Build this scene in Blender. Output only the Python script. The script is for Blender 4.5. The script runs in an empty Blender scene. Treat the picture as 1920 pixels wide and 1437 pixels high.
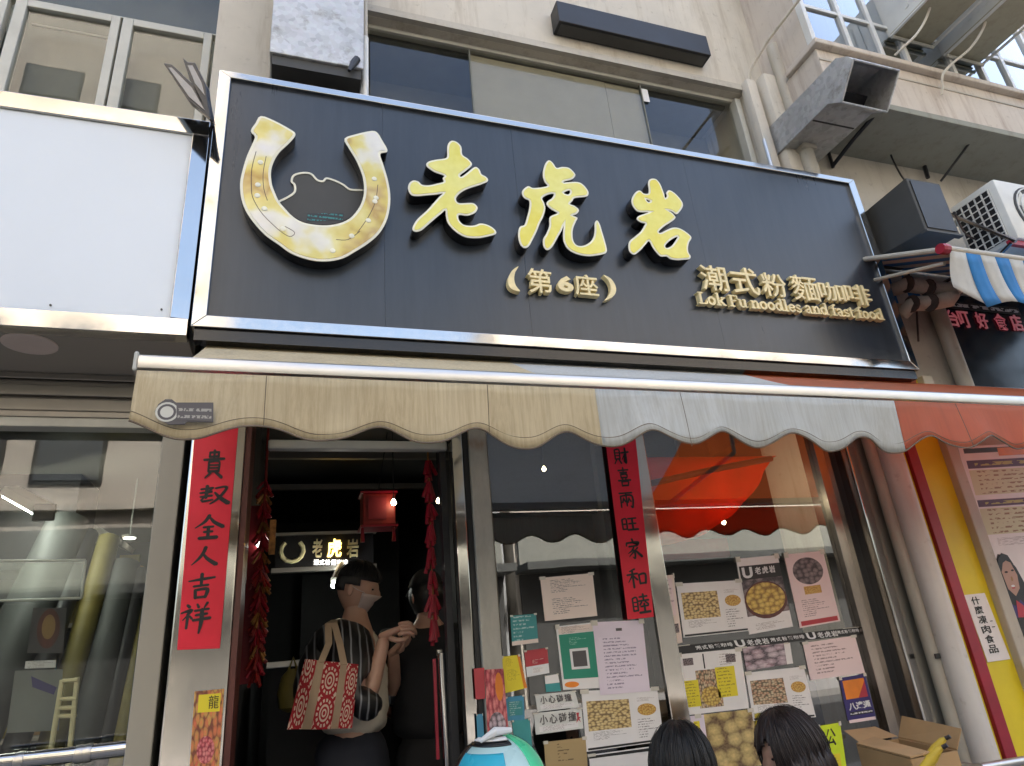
import bpy, bmesh, math, random
from mathutils import Vector, Matrix, Euler, noise as mnoise
random.seed(7)
scene = bpy.context.scene
C = scene.collection
# ------------------------------------------------------------------ camera
FPX = 1224.3
RIGHT = Vector((0.94943036, -0.30248098, -0.08418580))
UP = Vector((-0.03935958, -0.38067216, 0.92387203))
FWD = Vector((0.31150090, 0.87383864, 0.37332723))
CAM = Vector((0, 0, 1.5))
cam_d = bpy.data.cameras.new('camera'); cam = bpy.data.objects.new('camera', cam_d); C.objects.link(cam)
m = Matrix((RIGHT, UP, -FWD)).transposed().to_4x4(); m.translation = CAM
cam.matrix_world = m
cam_d.sensor_fit = 'HORIZONTAL'; cam_d.sensor_width = 36; cam_d.lens = FPX / 1920 * 36
cam_d.clip_start = 0.05; cam_d.clip_end = 500
scene.camera = cam
# ------------------------------------------------------------------ sky and sun (bright overcast street)
SUN_EL, SUN_AZ = math.radians(50), math.radians(24)      # azimuth from +y, clockwise: the sun stands behind the shops, the front lies in open shade
w = bpy.data.worlds.new('World'); scene.world = w; w.use_nodes = True
nt = w.node_tree; bg = nt.nodes['Background']
sky = nt.nodes.new('ShaderNodeTexSky'); sky.sky_type = 'NISHITA'; sky.sun_disc = False
sky.sun_elevation = SUN_EL; sky.sun_rotation = SUN_AZ; sky.dust_density = 6.0; sky.air_density = 1.2; sky.ozone_density = 0.6
nt.links.new(sky.outputs[0], bg.inputs[0]); bg.inputs[1].default_value = 0.15
sl = bpy.data.lights.new('sun', 'SUN'); sl.energy = 4.0; sl.angle = math.radians(0.6); sl.color = (1, .95, .87)
so = bpy.data.objects.new('sun', sl); C.objects.link(so)
so.rotation_euler = Vector((math.sin(SUN_AZ)*math.cos(SUN_EL), math.cos(SUN_AZ)*math.cos(SUN_EL), math.sin(SUN_EL))).to_track_quat('Z', 'Y').to_euler()
scene.view_settings.view_transform = 'Standard'; scene.view_settings.look = 'None'
scene.view_settings.exposure = 2.15; scene.view_settings.gamma = 1
scene.render.engine = 'CYCLES'
scene.cycles.max_bounces = 10; scene.cycles.glossy_bounces = 5; scene.cycles.transparent_max_bounces = 12; scene.cycles.diffuse_bounces = 4
scene.cycles.caustics_reflective = False; scene.cycles.caustics_refractive = False
scene.cycles.sample_clamp_indirect = 6
# ------------------------------------------------------------------ geometry helpers
def ray(px, py): return RIGHT*((px-960)/FPX) + UP*((718.5-py)/FPX) + FWD
def at(px, py, Y): d = ray(px, py); return CAM + d*(Y/d.y)          # the point of the plane y = Y that the photo shows there
def atX(px, py, X): d = ray(px, py); return CAM + d*(X/d.x)
def atZ(px, py, Z): d = ray(px, py); return CAM + d*((Z-1.5)/d.z)
class MB:
    def __init__(s): s.v = []; s.f = []
    def box(s, x0, x1, y0, y1, z0, z1):
        n = len(s.v)
        s.v += [(x, y, z) for z in (z0, z1) for y in (y0, y1) for x in (x0, x1)]
        s.f += [tuple(n+i for i in q) for q in ((0,2,3,1),(4,5,7,6),(0,1,5,4),(2,6,7,3),(0,4,6,2),(1,3,7,5))]; return s
    def hexa(s, p):            # 8 points: bottom 4 (ring), top 4 (ring)
        n = len(s.v); s.v += [tuple(q) for q in p]
        s.f += [tuple(n+i for i in q) for q in ((3,2,1,0),(4,5,6,7),(0,1,5,4),(1,2,6,5),(2,3,7,6),(3,0,4,7))]; return s
    def slab(s, a, b, c, d, t):  # quad a b c d (seen from -y, clockwise or not), thickness t towards +y
        o = Vector((0, t, 0)); return s.hexa([a, b, c, d, Vector(a)+o, Vector(b)+o, Vector(c)+o, Vector(d)+o])
    def quad(s, *p):
        n = len(s.v); s.v += [tuple(q) for q in p]; s.f.append(tuple(range(n, n+len(p)))); return s
    def prism(s, pts, off):    # polygon pts (3d), swept by off
        n = len(s.v); k = len(pts); off = Vector(off)
        s.v += [tuple(p) for p in pts] + [tuple(Vector(p)+off) for p in pts]
        s.f.append(tuple(range(n, n+k))); s.f.append(tuple(reversed(range(n+k, n+2*k))))
        for i in range(k): j = (i+1) % k; s.f.append((n+j, n+i, n+k+i, n+k+j))
        return s
    def tube(s, pts, r, seg=10, cap=True):
        pts = [Vector(p) for p in pts]; rs = r if isinstance(r, (list, tuple)) else [r]*len(pts)
        n = len(s.v); prev = None
        for i, p in enumerate(pts):
            t = (pts[min(i+1, len(pts)-1)] - pts[max(i-1, 0)]).normalized()
            a = prev if prev is not None else (Vector((0,0,1)) if abs(t.z) < .9 else Vector((1,0,0)))
            u = (a - t*a.dot(t)).normalized(); prev = u; q = t.cross(u)
            for k in range(seg):
                an = 2*math.pi*k/seg; s.v.append(tuple(p + (u*math.cos(an) + q*math.sin(an))*rs[i]))
        for i in range(len(pts)-1):
            for k in range(seg):
                a = n+i*seg+k; b = n+i*seg+(k+1) % seg; s.f.append((a, b, b+seg, a+seg))
        if cap:
            s.f.append(tuple(reversed(range(n, n+seg)))); e = n+(len(pts)-1)*seg; s.f.append(tuple(range(e, e+seg)))
        return s
    def lathe(s, c, prof, seg=20, ax='z'):
        n = len(s.v); c = Vector(c)
        for (r, h) in prof:
            for k in range(seg):
                a = 2*math.pi*k/seg; x, y = r*math.cos(a), r*math.sin(a)
                s.v.append(tuple(c + (Vector((x, y, h)) if ax == 'z' else Vector((x, h, y)) if ax == 'y' else Vector((h, x, y)))))
        for i in range(len(prof)-1):
            for k in range(seg): a = n+i*seg+k; b = n+i*seg+(k+1) % seg; s.f.append((a, b, b+seg, a+seg))
        s.f.append(tuple(range(n, n+seg))); e = n+(len(prof)-1)*seg; s.f.append(tuple(range(e, e+seg)))
        return s
    def build(s, name, mat, parent=None, smooth=False, bevel=0, uv=None):
        me = bpy.data.meshes.new(name); me.from_pydata(s.v, [], s.f)
        return finish(me, name, mat, parent, smooth, bevel, uv)
def finish(me, name, mat, parent=None, smooth=False, bevel=0, uv=None, recalc=True):
    bm = bmesh.new(); bm.from_mesh(me)
    if recalc: bmesh.ops.recalc_face_normals(bm, faces=bm.faces)
    if bevel:
        es = [e for e in bm.edges if len(e.link_faces) == 2 and e.calc_face_angle(0) > .6]
        bmesh.ops.bevel(bm, geom=es, offset=bevel, segments=2, affect='EDGES', profile=.5, clamp_overlap=True)
    bm.to_mesh(me); bm.free()
    if uv:
        l = me.uv_layers.new(name='UVMap')
        for lo in me.loops: l.data[lo.index].uv = uv(me.vertices[lo.vertex_index].co)
    if smooth:
        me.polygons.foreach_set('use_smooth', [True]*len(me.polygons))
        if smooth != 'all':
            try: me.set_sharp_from_angle(angle=.7)
            except Exception: pass
    o = bpy.data.objects.new(name, me); C.objects.link(o)
    if mat: me.materials.append(M[mat] if isinstance(mat, str) else mat)
    if parent: o.parent = parent; o.matrix_parent_inverse = Matrix.Translation(-parent.location) if parent.type == 'EMPTY' else Matrix.Identity(4)
    return o
def thing(name, label, cat, loc=(0,0,0), group=None, kind=None):
    o = bpy.data.objects.new(name, None); C.objects.link(o); o.location = loc; o.empty_display_size = .05
    return tag(o, label, cat, group, kind)
def tag(o, label=None, cat=None, group=None, kind=None):
    if label: o['label'] = label
    if cat: o['category'] = cat
    if group: o['group'] = group
    if kind: o['kind'] = kind
    return o
def B(name, mat, parent, *boxes, bevel=0, smooth=False):
    mb = MB()
    for b in boxes: mb.box(*b)
    return mb.build(name, mat, parent, smooth, bevel)
# ------------------------------------------------------------------ materials
M = {}
class NT:
    def __init__(s, name):
        s.m = bpy.data.materials.new(name); s.m.use_nodes = True; s.t = s.m.node_tree; s.b = s.t.nodes['Principled BSDF']; M[name] = s.m
        s._co = None
    def n(s, ty, **kw):
        x = s.t.nodes.new('ShaderNode'+ty)
        for k, v in kw.items():
            if k in x.inputs.keys() and not hasattr(x, k): x.inputs[k].default_value = v
            else: setattr(x, k, v)
        return x
    def l(s, a, b): s.t.links.new(a, b)
    def co(s, scale=(1,1,1), kind='Object'):
        tc = s.n('TexCoord'); mp = s.n('Mapping'); mp.inputs['Scale'].default_value = scale; s.l(tc.outputs[kind], mp.inputs[0]); return mp.outputs[0]
    def noise(s, scale=5, detail=5, rough=.6, sc=(1,1,1), kind='Object'):
        x = s.n('TexNoise'); x.inputs['Scale'].default_value = scale; x.inputs['Detail'].default_value = detail; x.inputs['Roughness'].default_value = rough
        s.l(s.co(sc, kind), x.inputs['Vector']); return x.outputs[0]
    def ramp(s, fac, stops, interp='LINEAR'):
        r = s.n('ValToRGB'); cr = r.color_ramp; cr.interpolation = interp
        while len(cr.elements) < len(stops): cr.elements.new(.5)
        for e, (p, c) in zip(cr.elements, stops): e.position = p; e.color = (*c, 1) if not isinstance(c, (int, float)) else (c, c, c, 1)
        s.l(fac, r.inputs[0]); return r.outputs[0]
    def mix(s, fac, a, b, mode='MIX'):
        x = s.n('Mix', data_type='RGBA', blend_type=mode)
        for v, i in ((fac, 0), (a, 6), (b, 7)):
            if hasattr(v, 'is_linked') or hasattr(v, 'links'): s.l(v, x.inputs[i])
            else: x.inputs[i].default_value = (v if isinstance(v, (int, float)) else (*v, 1)) if i else v
        return x.outputs[2]
    def math(s, op, a, b=None, c=None):
        x = s.n('Math', operation=op)
        for i, v in enumerate((a, b, c)):
            if v is None: continue
            if hasattr(v, 'links'): s.l(v, x.inputs[i])
            else: x.inputs[i].default_value = v
        return x.outputs[0]
    def bump(s, h, strength=.2, dist=.01):
        x = s.n('Bump'); x.inputs['Strength'].default_value = strength; x.inputs['Distance'].default_value = dist; s.l(h, x.inputs['Height']); s.l(x.outputs[0], s.b.inputs['Normal'])
    def set(s, color=None, rough=None, metal=None, **kw):
        for v, k in ((color, 'Base Color'), (rough, 'Roughness'), (metal, 'Metallic')):
            if v is None: continue
            if hasattr(v, 'links'): s.l(v, s.b.inputs[k])
            else: s.b.inputs[k].default_value = (*v, 1) if k == 'Base Color' else v
        for k, v in kw.items(): s.b.inputs[k].default_value = v
        return s
def simple(name, col, rough=.5, metal=0, var=.15, scale=6, sc=(1,1,1), bump=0, bscale=60, **kw):
    t = NT(name); n = t.noise(scale, 5, .6, sc)
    lo = tuple(c*(1-var) for c in col); hi = tuple(min(1, c*(1+var)) for c in col)
    t.set(t.ramp(n, [(.3, lo), (.7, hi)]), t.math('MULTIPLY_ADD', n, .25, rough-.12), metal, **kw)
    if bump: t.bump(t.noise(bscale, 4), bump, .004)
    return t
def stained(name, col, stain, rough=.7, amt=.55, vscale=(7, 7, .7), bump=.15, big=1.3):
    t = NT(name)
    n1 = t.noise(big, 6, .65); n2 = t.noise(1.6, 6, .7, vscale); n3 = t.noise(22, 4, .6)
    base = t.mix(t.ramp(n1, [(.35, 0), (.7, 1)]), col, tuple(c*.82 for c in col))
    base = t.mix(t.math('MULTIPLY', t.ramp(n2, [(.5, 0), (.75, 1)]), amt), base, stain)
    base = t.mix(t.math('MULTIPLY', t.ramp(n3, [(.62, 0), (.75, 1)]), .35), base, tuple(c*.6 for c in stain))
    t.set(base, rough); t.bump(t.noise(35, 6, .7), bump, .004); return t
stained('wall_cream', (.64,.59,.50), (.34,.28,.20), amt=.7)
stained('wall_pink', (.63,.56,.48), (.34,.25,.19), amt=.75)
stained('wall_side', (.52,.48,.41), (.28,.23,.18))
stained('wall_opposite', (.60,.55,.47), (.36,.31,.26), big=.3)
stained('wall_opposite_grey', (.38,.39,.39), (.22,.22,.21), big=.3)
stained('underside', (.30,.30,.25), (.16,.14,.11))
stained('post_paint', (.40,.37,.31), (.26,.20,.14), rough=.5)
stained('pipe_white', (.66,.63,.59), (.45,.36,.29), rough=.45, amt=.4)
stained('pipe_cream', (.50,.46,.38), (.33,.27,.2), rough=.5, amt=.4)
stained('ac_bottom', (.45,.42,.30), (.25,.2,.13), rough=.6)
simple('ac_white', (.68,.68,.64), .45, var=.08)
simple('frame_white', (.52,.51,.45), .4, var=.1, bump=.05)
simple('frame_bright', (.70,.70,.67), .35, var=.08)
simple('black_paint', (.012,.012,.014), .45)
simple('black_gloss', (.010,.010,.012), .2)
simple('dark_grey', (.055,.055,.052), .6)
simple('rust_steel', (.09,.06,.05), .7, var=.4, scale=30)
simple('pavement', (.22,.21,.2), .85, var=.2, bump=.2)
simple('asphalt', (.05,.05,.05), .9, var=.2, bump=.3)
simple('tan_panel', (.33,.30,.24), .45, var=.06, scale=2)
simple('soffit_beige', (.40,.36,.30), .5, var=.06, scale=2)
simple('sign_white', (.70,.76,.83), .22, var=.02, scale=1.5)
simple('curtain_tan', (.44,.41,.33), .8, var=.06)
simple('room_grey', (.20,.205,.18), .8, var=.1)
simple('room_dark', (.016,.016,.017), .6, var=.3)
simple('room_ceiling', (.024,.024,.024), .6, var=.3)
simple('yellow_paint', (.72,.58,.02), .4, var=.06)
simple('maroon_paint', (.30,.012,.03), .42, var=.15)
simple('cardboard', (.38,.23,.10), .8, var=.12, bump=.1)
simple('skin', (.50,.30,.22), .5, var=.06, **{'Subsurface Weight': .1})
simple('hair_black', (.010,.0095,.0095), .5, var=.4, scale=40, sc=(6,6,1), bump=.3, bscale=160)
simple('hair_brown', (.020,.012,.011), .48, var=.5, scale=40, sc=(6,6,1), bump=.3, bscale=160)
simple('mask_pale', (.55,.45,.42), .7)
simple('mask_black', (.012,.012,.014), .7)
simple('cloth_black', (.012,.012,.014), .8, bump=.15)
simple('cloth_navy', (.015,.018,.03), .85, bump=.15)
simple('cloth_cream', (.66,.60,.50), .85, bump=.15, bscale=90)
simple('canvas_tan', (.38,.28,.19), .85, bump=.2, bscale=120)
simple('gold_letter', (.82,.69,.38), .42, var=.12, scale=14)
simple('cream_edge', (.82,.80,.66), .4, var=.05)
simple('red_paper_dull', (.22,.008,.016), .6, var=.12)
simple('ink', (.012,.010,.010), .6)
simple('ink_grey', (.10,.09,.09), .7)
simple('paper_white', (.80,.77,.75), .6, var=.05)
simple('paper_pink', (.80,.64,.63), .6, var=.05)
simple('paper_lilac', (.78,.68,.77), .6, var=.05)
simple('paper_cream', (.78,.65,.57), .6, var=.05)
simple('paper_tan', (.42,.30,.14), .65, var=.06)
simple('paper_neon', (.62,.78,.02), .55, var=.04)
simple('paper_yellow', (.75,.62,.03), .55, var=.05)
simple('paper_teal', (.05,.30,.30), .55, var=.15)
simple('paper_sky', (.06,.26,.40), .55, var=.15)
simple('paper_green', (.02,.25,.16), .5, var=.05)
simple('paper_navy', (.03,.02,.13), .5, var=.1)
simple('paper_red', (.42,.03,.05), .5, var=.15)
simple('paper_orange', (.75,.22,.02), .5, var=.2)
simple('tape', (.62,.58,.50), .3, var=.1)
simple('print_white', (.75,.75,.75), .6, var=.03)
simple('print_red', (.45,.05,.06), .6)
simple('print_black', (.015,.015,.015), .5)
simple('banana', (.62,.42,.04), .5, var=.2, scale=20)
simple('wood_red', (.10,.025,.018), .4, var=.3, scale=8, sc=(6,6,.6))
simple('firecracker', (.30,.006,.02), .4, var=.2)
simple('gold_foil', (.34,.15,.04), .4, .5, var=.5, scale=40)
simple('lantern_red', (.26,.014,.010), .5, var=.3, scale=25)
simple('leather_black', (.012,.012,.012), .4)
simple('far_glass', (.07,.08,.09), .5, var=.2)
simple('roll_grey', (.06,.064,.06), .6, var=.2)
simple('roll_yellow', (.20,.16,.035), .6, var=.2)
simple('roll_black', (.02,.02,.022), .5)
simple('ladder_wood', (.72,.62,.34), .6, var=.1)
simple('blue_cloth', (.03,.20,.50), .7, var=.2)
simple('white_cloth', (.55,.55,.52), .75, var=.12)
simple('helmet_cyan', (.04,.45,.62), .28, var=.15, scale=3)
simple('helmet_green', (.08,.66,.34), .28, var=.15, scale=3)
simple('helmet_pale', (.46,.66,.66), .28, var=.06)
simple('cable_white', (.62,.58,.50), .5)
def metal(name, col, rough, wav=.0, wscale=3, var=.1, sc=(1,1,1)):
    t = NT(name); n = t.noise(3, 4, .6, sc); n2 = t.noise(25, 4, .6, sc)
    t.set(t.ramp(n, [(.3, tuple(c*(1-var) for c in col)), (.7, col)]), t.math('MULTIPLY_ADD', n2, .12, rough-.06), 1.0)
    if wav: t.bump(t.noise(wscale, 2, .4), wav, .02)
    return t
metal('mirror_steel', (.56,.545,.52), .10, .12, 2.5)
metal('steel_pillar', (.58,.56,.53), .14, .25, 2.2, sc=(1,1,.4))
metal('steel_brushed', (.55,.53,.49), .3, .05, 4)
metal('steel_brown', (.36,.31,.27), .22, .15, 3)
metal('aluminium', (.62,.60,.57), .34, .03, 4)
metal('shutter_metal', (.30,.28,.25), .45)
def galv():
    t = NT('galvanised'); v = t.n('TexVoronoi'); v.inputs['Scale'].default_value = 38; t.l(t.co(), v.inputs['Vector'])
    n = t.noise(2.2, 6, .7); n2 = t.noise(9, 5, .7)
    c = t.mix(.35, t.ramp(n, [(.3, (.36,.39,.385)), (.7, (.50,.53,.525))]), v.outputs['Color'], 'SOFT_LIGHT')
    hs = t.n('HueSaturation'); hs.inputs['Saturation'].default_value = .1; t.l(c, hs.inputs['Color'])
    c = t.mix(t.ramp(n2, [(.55, 0), (.72, .7)]), hs.outputs[0], (.22,.20,.17))
    t.set(c, t.math('MULTIPLY_ADD', n2, .25, .36), .45); t.bump(n, .12, .02)
galv()
def black_board():
    t = NT('black_board'); n = t.noise(3.5, 6, .7, (5, 5, .5)); n2 = t.noise(1.2, 4, .6)
    c = t.ramp(n, [(.35, (.022,.029,.040)), (.75, (.034,.043,.056))])
    t.set(c, t.math('ADD', t.math('MULTIPLY_ADD', n, .08, .20), t.math('MULTIPLY', n2, .12)), 0); t.b.inputs['Specular IOR Level'].default_value = .6
    t.bump(t.noise(1.4, 2), .06, .02)
black_board()
def glass(name, tint, fr=1.0, rough=0.0):
    t = NT(name); nt = t.t; out = nt.nodes['Material Output']
    tr = t.n('BsdfTransparent'); tr.inputs[0].default_value = (*tint, 1); gl = t.n('BsdfGlossy'); gl.inputs['Roughness'].default_value = rough; gl.inputs[0].default_value = (.95, .97, 1, 1)
    f = t.n('Fresnel'); f.inputs[0].default_value = 1.5
    gm = t.n('NewGeometry'); k = t.math('MINIMUM', t.math('MULTIPLY', t.math('MULTIPLY', f.outputs[0], 2*fr), t.math('SUBTRACT', 1.0, gm.outputs['Backfacing'])), 1.0)       # both surfaces of a pane, counted once at its outer face
    mx = t.n('MixShader'); t.l(k, mx.inputs[0]); t.l(tr.outputs[0], mx.inputs[1]); t.l(gl.outputs[0], mx.inputs[2]); t.l(mx.outputs[0], out.inputs[0])
    b = t.n('Bump'); b.inputs['Strength'].default_value = .03; b.inputs['Distance'].default_value = .02; t.l(t.noise(1.5, 2), b.inputs['Height']); t.l(b.outputs[0], gl.inputs['Normal']); t.l(b.outputs[0], f.inputs['Normal'])
glass('shop_glass', (.88,.90,.88), 2.4); glass('left_glass', (.90,.92,.90), 1.0); glass('window_glass', (.88,.88,.85), .6); glass('tint_glass', (.45,.52,.50), 2.2)
def emit(name, col, s):
    t = NT(name); t.set((.8,.8,.8), .5); t.b.inputs['Emission Color'].default_value = (*col, 1); t.b.inputs['Emission Strength'].default_value = s
emit('tube_light', (.95,1,.92), 9); emit('bulb_warm', (1,.82,.5), 6); emit('bulb_white', (1,.97,.9), 5); emit('glow_gold', (1,.62,.12), 1.6); emit('glow_white', (1,.95,.85), .8); emit('red_led', (1,.04,.10), .03); emit('sign_lamp', (1, .55, .15), 4)
def fabric(name, col, stain, amt, trans=.35, tcol=None):
    t = NT(name); nt = t.t
    n1 = t.noise(1.8, 7, .75, (48, 48, 1.6)); n2 = t.noise(3, 5, .6); n3 = t.noise(2.5, 6, .7, (5, 5, .4))
    c = t.mix(t.math('MULTIPLY', t.ramp(n1, [(.42, 0), (.68, 1)]), amt), col, stain)
    c = t.mix(t.math('MULTIPLY', t.ramp(n2, [(.5, 0), (.8, 1)]), amt*.7), c, tuple(a*.75 for a in stain))
    c = t.mix(t.math('MULTIPLY', t.ramp(n3, [(.55, 0), (.8, 1)]), amt*.6), c, tuple(a*.6 for a in stain))
    t.set(c, .75); w = t.n('TexNoise'); w.inputs['Scale'].default_value = 300; t.l(t.co(), w.inputs[0]); t.bump(w.outputs[0], .12, .002)
    tl = t.n('BsdfTranslucent'); t.l(c, tl.inputs[0]) if tcol is None else setattr(tl.inputs[0], 'default_value', (*tcol, 1))
    mx = t.n('MixShader'); mx.inputs[0].default_value = trans; t.l(t.b.outputs[0], mx.inputs[1]); t.l(tl.outputs[0], mx.inputs[2]); t.l(mx.outputs[0], nt.nodes['Material Output'].inputs[0])
fabric('fabric_cream', (.72,.61,.40), (.42,.30,.14), .5, .3)
fabric('fabric_white', (.66,.67,.64), (.42,.40,.33), .45, .3)
fabric('fabric_orange', (.66,.26,.15), (.46,.21,.14), .65, .55, (.95,.17,.03))
fabric('red_glow_cloth', (.85,.10,.03), (.7,.06,.02), .3, .6, (.95,.10,.03))
emit('backlight_bulb', (1,.85,.6), 120)
def gold_face():
    t = NT('gold_face'); n = t.noise(2.2, 3, .5); n2 = t.noise(28, 4, .6)
    c = t.ramp(n, [(.30, (.80,.76,.26)), (.48, (.79,.72,.15)), (.60, (.77,.66,.06)), (.75, (.78,.58,.03))]); t.set(t.mix(.12, c, t.ramp(n2, [(.3, (.5,.4,.1)), (.7, (.95,.9,.5))])), .33, .15)
    t = NT('gold_shoe'); n = t.noise(4.6, 3, .45, (1, 1, 1)); n2 = t.noise(11, 3, .5)
    c = t.ramp(n, [(.32, (.76,.73,.72)), (.42, (.78,.74,.60)), (.48, (.74,.64,.20)), (.56, (.70,.54,.10)), (.62, (.48,.28,.05)), (.68, (.74,.62,.22)), (.78, (.78,.74,.66))]); t.set(t.mix(.2, c, t.ramp(n2, [(.3, (.4,.3,.08)), (.7, (.9,.86,.7))])), .3, .2)
gold_face()
def print_rows(name, paper, ink, rows, cols=26, lo=.30, hi=.72, thr=.47, ragged=.5, margin=.08, strength=.8):
    """paper with rows of small unreadable print, laid out on the sheet's own UV"""
    t = NT(name); uv = t.n('UVMap'); sp = t.n('SeparateXYZ'); t.l(uv.outputs[0], sp.inputs[0]); u, v = sp.outputs[0], sp.outputs[1]
    r = t.math('MULTIPLY', v, rows); fr = t.math('FRACT', r); fl = t.math('FLOOR', r)
    band = t.math('MULTIPLY', t.math('GREATER_THAN', fr, lo), t.math('LESS_THAN', fr, hi))
    cb = t.n('CombineXYZ'); t.l(t.math('MULTIPLY', u, cols), cb.inputs[0]); t.l(t.math('MULTIPLY', fl, 7.31), cb.inputs[1]); t.l(t.math('MULTIPLY', fr, 2.2), cb.inputs[2])
    nz = t.n('TexNoise'); nz.inputs['Scale'].default_value = 1.0; nz.inputs['Detail'].default_value = 2; t.l(cb.outputs[0], nz.inputs[0])
    g = t.math('GREATER_THAN', nz.outputs[0], thr)
    wn = t.n('TexWhiteNoise', noise_dimensions='1D'); t.l(t.math('ADD', fl, .37), wn.inputs['W'])
    end = t.math('SUBTRACT', 1-margin, t.math('MULTIPLY', wn.outputs[0], ragged))
    ins = t.math('MULTIPLY', t.math('GREATER_THAN', u, margin), t.math('LESS_THAN', u, end))
    k = t.math('MULTIPLY', t.math('MULTIPLY', band, g), t.math('MULTIPLY', ins, strength))
    t.set(t.mix(k, paper, ink), .6); return t
print_rows('rows_cream', (.78,.65,.57), (.12,.10,.10), 9, 30)
print_rows('rows_lilac', (.78,.68,.77), (.20,.15,.24), 15, 30)
print_rows('rows_pink', (.80,.64,.63), (.20,.12,.12), 9, 34)
print_rows('rows_white', (.80,.77,.75), (.18,.15,.14), 8, 22)
print_rows('rows_small', (.80,.77,.75), (.30,.24,.22), 5, 30, ragged=.3)
print_rows('rows_yellow', (.75,.62,.03), (.30,.22,.02), 9, 14, ragged=.3)
print_rows('rows_tan', (.42,.30,.14), (.12,.08,.04), 9, 12, ragged=.6, margin=.25)
print_rows('rows_black', (.015,.015,.015), (.75,.75,.75), 1, 16, ragged=0, margin=.02, strength=1)
print_rows('rows_green', (.02,.25,.16), (.35,.6,.5), 5, 14)
print_rows('rows_menu', (.62,.62,.40), (.22,.10,.04), 6, 20, ragged=.2, thr=.5)
print_rows('rows_purple', (.10,.06,.10), (.55,.50,.15), 1, 10, ragged=0)
print_rows('rows_teal', (.05,.26,.26), (.45,.6,.6), 7, 16)
print_rows('rows_red', (.40,.03,.05), (.7,.6,.5), 4, 10)
print_rows('rows_badge', (.10,.09,.09), (.40,.38,.33), 2, 14, ragged=0, margin=.02)
print_rows('rows_teal_mark', (.03,.034,.04), (.04,.30,.30), 2, 22, ragged=0, margin=.02)
def food(name, c1, c2, dark, scale, edge=.12):
    """printed photo of food: rounded pieces of two colours on a dark ground, on the sheet's own UV"""
    t = NT(name); uv = t.n('UVMap'); n = t.n('TexNoise'); n.inputs['Scale'].default_value = scale*1.6; t.l(uv.outputs[0], n.inputs[0])
    wp = t.n('VectorMath', operation='MULTIPLY_ADD'); t.l(n.outputs['Color'], wp.inputs[0]); wp.inputs[1].default_value = (.25/scale, .25/scale, 0); t.l(uv.outputs[0], wp.inputs[2])
    v2 = t.n('TexVoronoi', voronoi_dimensions='2D'); v2.inputs['Scale'].default_value = scale; v2.inputs['Randomness'].default_value = .75; t.l(wp.outputs[0], v2.inputs['Vector'])
    sp = t.n('SeparateColor'); t.l(v2.outputs['Color'], sp.inputs[0]); d = v2.outputs['Distance']
    c = t.mix(sp.outputs[0], c1, c2); c = t.mix(t.ramp(d, [(.05, .55), (.35, 0)]), c, tuple(min(1, x*1.7) for x in c2))
    c = t.mix(t.ramp(d, [(.38, 0), (.62, 1)]), c, dark); n3 = t.n('TexNoise'); n3.inputs['Scale'].default_value = scale*5; t.l(uv.outputs[0], n3.inputs[0])
    t.set(t.mix(.25, c, t.ramp(n3.outputs[0], [(.35, tuple(x*.4 for x in c1)), (.65, tuple(min(1, x*1.3) for x in c2))])), .5)
food('food_balls', (.55,.36,.12), (.68,.52,.26), (.10,.05,.02), 11, .06)
food('food_balls_big', (.45,.32,.10), (.55,.42,.18), (.08,.03,.02), 4.2, .07)
food('food_bowl', (.55,.33,.05), (.62,.45,.12), (.22,.10,.02), 7, .05)
food('food_mixed', (.36,.10,.04), (.55,.46,.30), (.03,.04,.02), 11, .1)
food('food_dark', (.09,.07,.08), (.22,.17,.17), (.02,.015,.02), 6, .1)
food('food_people', (.25,.12,.15), (.50,.42,.45), (.03,.02,.03), 4, .12)
food('food_dish', (.55,.28,.05), (.62,.42,.12), (.40,.16,.02), 8, .05)
food('festive_print', (.60,.42,.10), (.55,.12,.06), (.12,.03,.03), 7, .06)
food('festive_red', (.50,.03,.06), (.62,.22,.20), (.20,.0,.02), 6, .05)
def bag_print():
    t = NT('bag_print'); uv = t.n('UVMap'); sp = t.n('SeparateXYZ'); t.l(uv.outputs[0], sp.inputs[0])
    fu = t.math('SUBTRACT', t.math('FRACT', t.math('MULTIPLY', sp.outputs[0], 1.0)), .5); fv = t.math('SUBTRACT', t.math('FRACT', t.math('MULTIPLY', sp.outputs[1], 1.0)), .5)
    r = t.math('SQRT', t.math('ADD', t.math('MULTIPLY', fu, fu), t.math('MULTIPLY', fv, fv))); a = t.math('ARCTAN2', fv, fu)
    pet = t.math('GREATER_THAN', t.math('SINE', t.math('MULTIPLY', a, 14)), -.2)
    def ring(lo, hi): return t.math('MULTIPLY', t.math('GREATER_THAN', r, lo), t.math('LESS_THAN', r, hi))
    k = t.math('ADD', t.math('ADD', ring(.07, .13), ring(.20, .27)), t.math('MULTIPLY', ring(.34, .44), pet)); k = t.math('ADD', k, t.math('MULTIPLY', ring(.55, .68), pet))
    t.set(t.mix(k, (.33,.012,.02), (.62,.47,.38)), .85)
bag_print()
def stripes(name, a, b, nx):
    t = NT(name); uv = t.n('UVMap'); sp = t.n('SeparateXYZ'); t.l(uv.outputs[0], sp.inputs[0])
    k = t.math('GREATER_THAN', t.math('FRACT', t.math('MULTIPLY', sp.outputs[0], nx)), .5); n = t.noise(6, 4)
    c = t.mix(k, a, b); t.set(t.mix(t.ramp(n, [(.4, 0), (.8, .35)]), c, (.35,.36,.36)), .7)
stripes('jacket_stripe', (.008,.008,.009), (.03,.03,.03), 9)
def red_paper():
    t = NT('red_paper'); n = t.noise(5, 5, .6); t.set(t.ramp(n, [(.3, (.66,.006,.025)), (.7, (.80,.010,.04))]), .5); t.bump(t.noise(9, 3), .12, .01)
red_paper()
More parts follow.
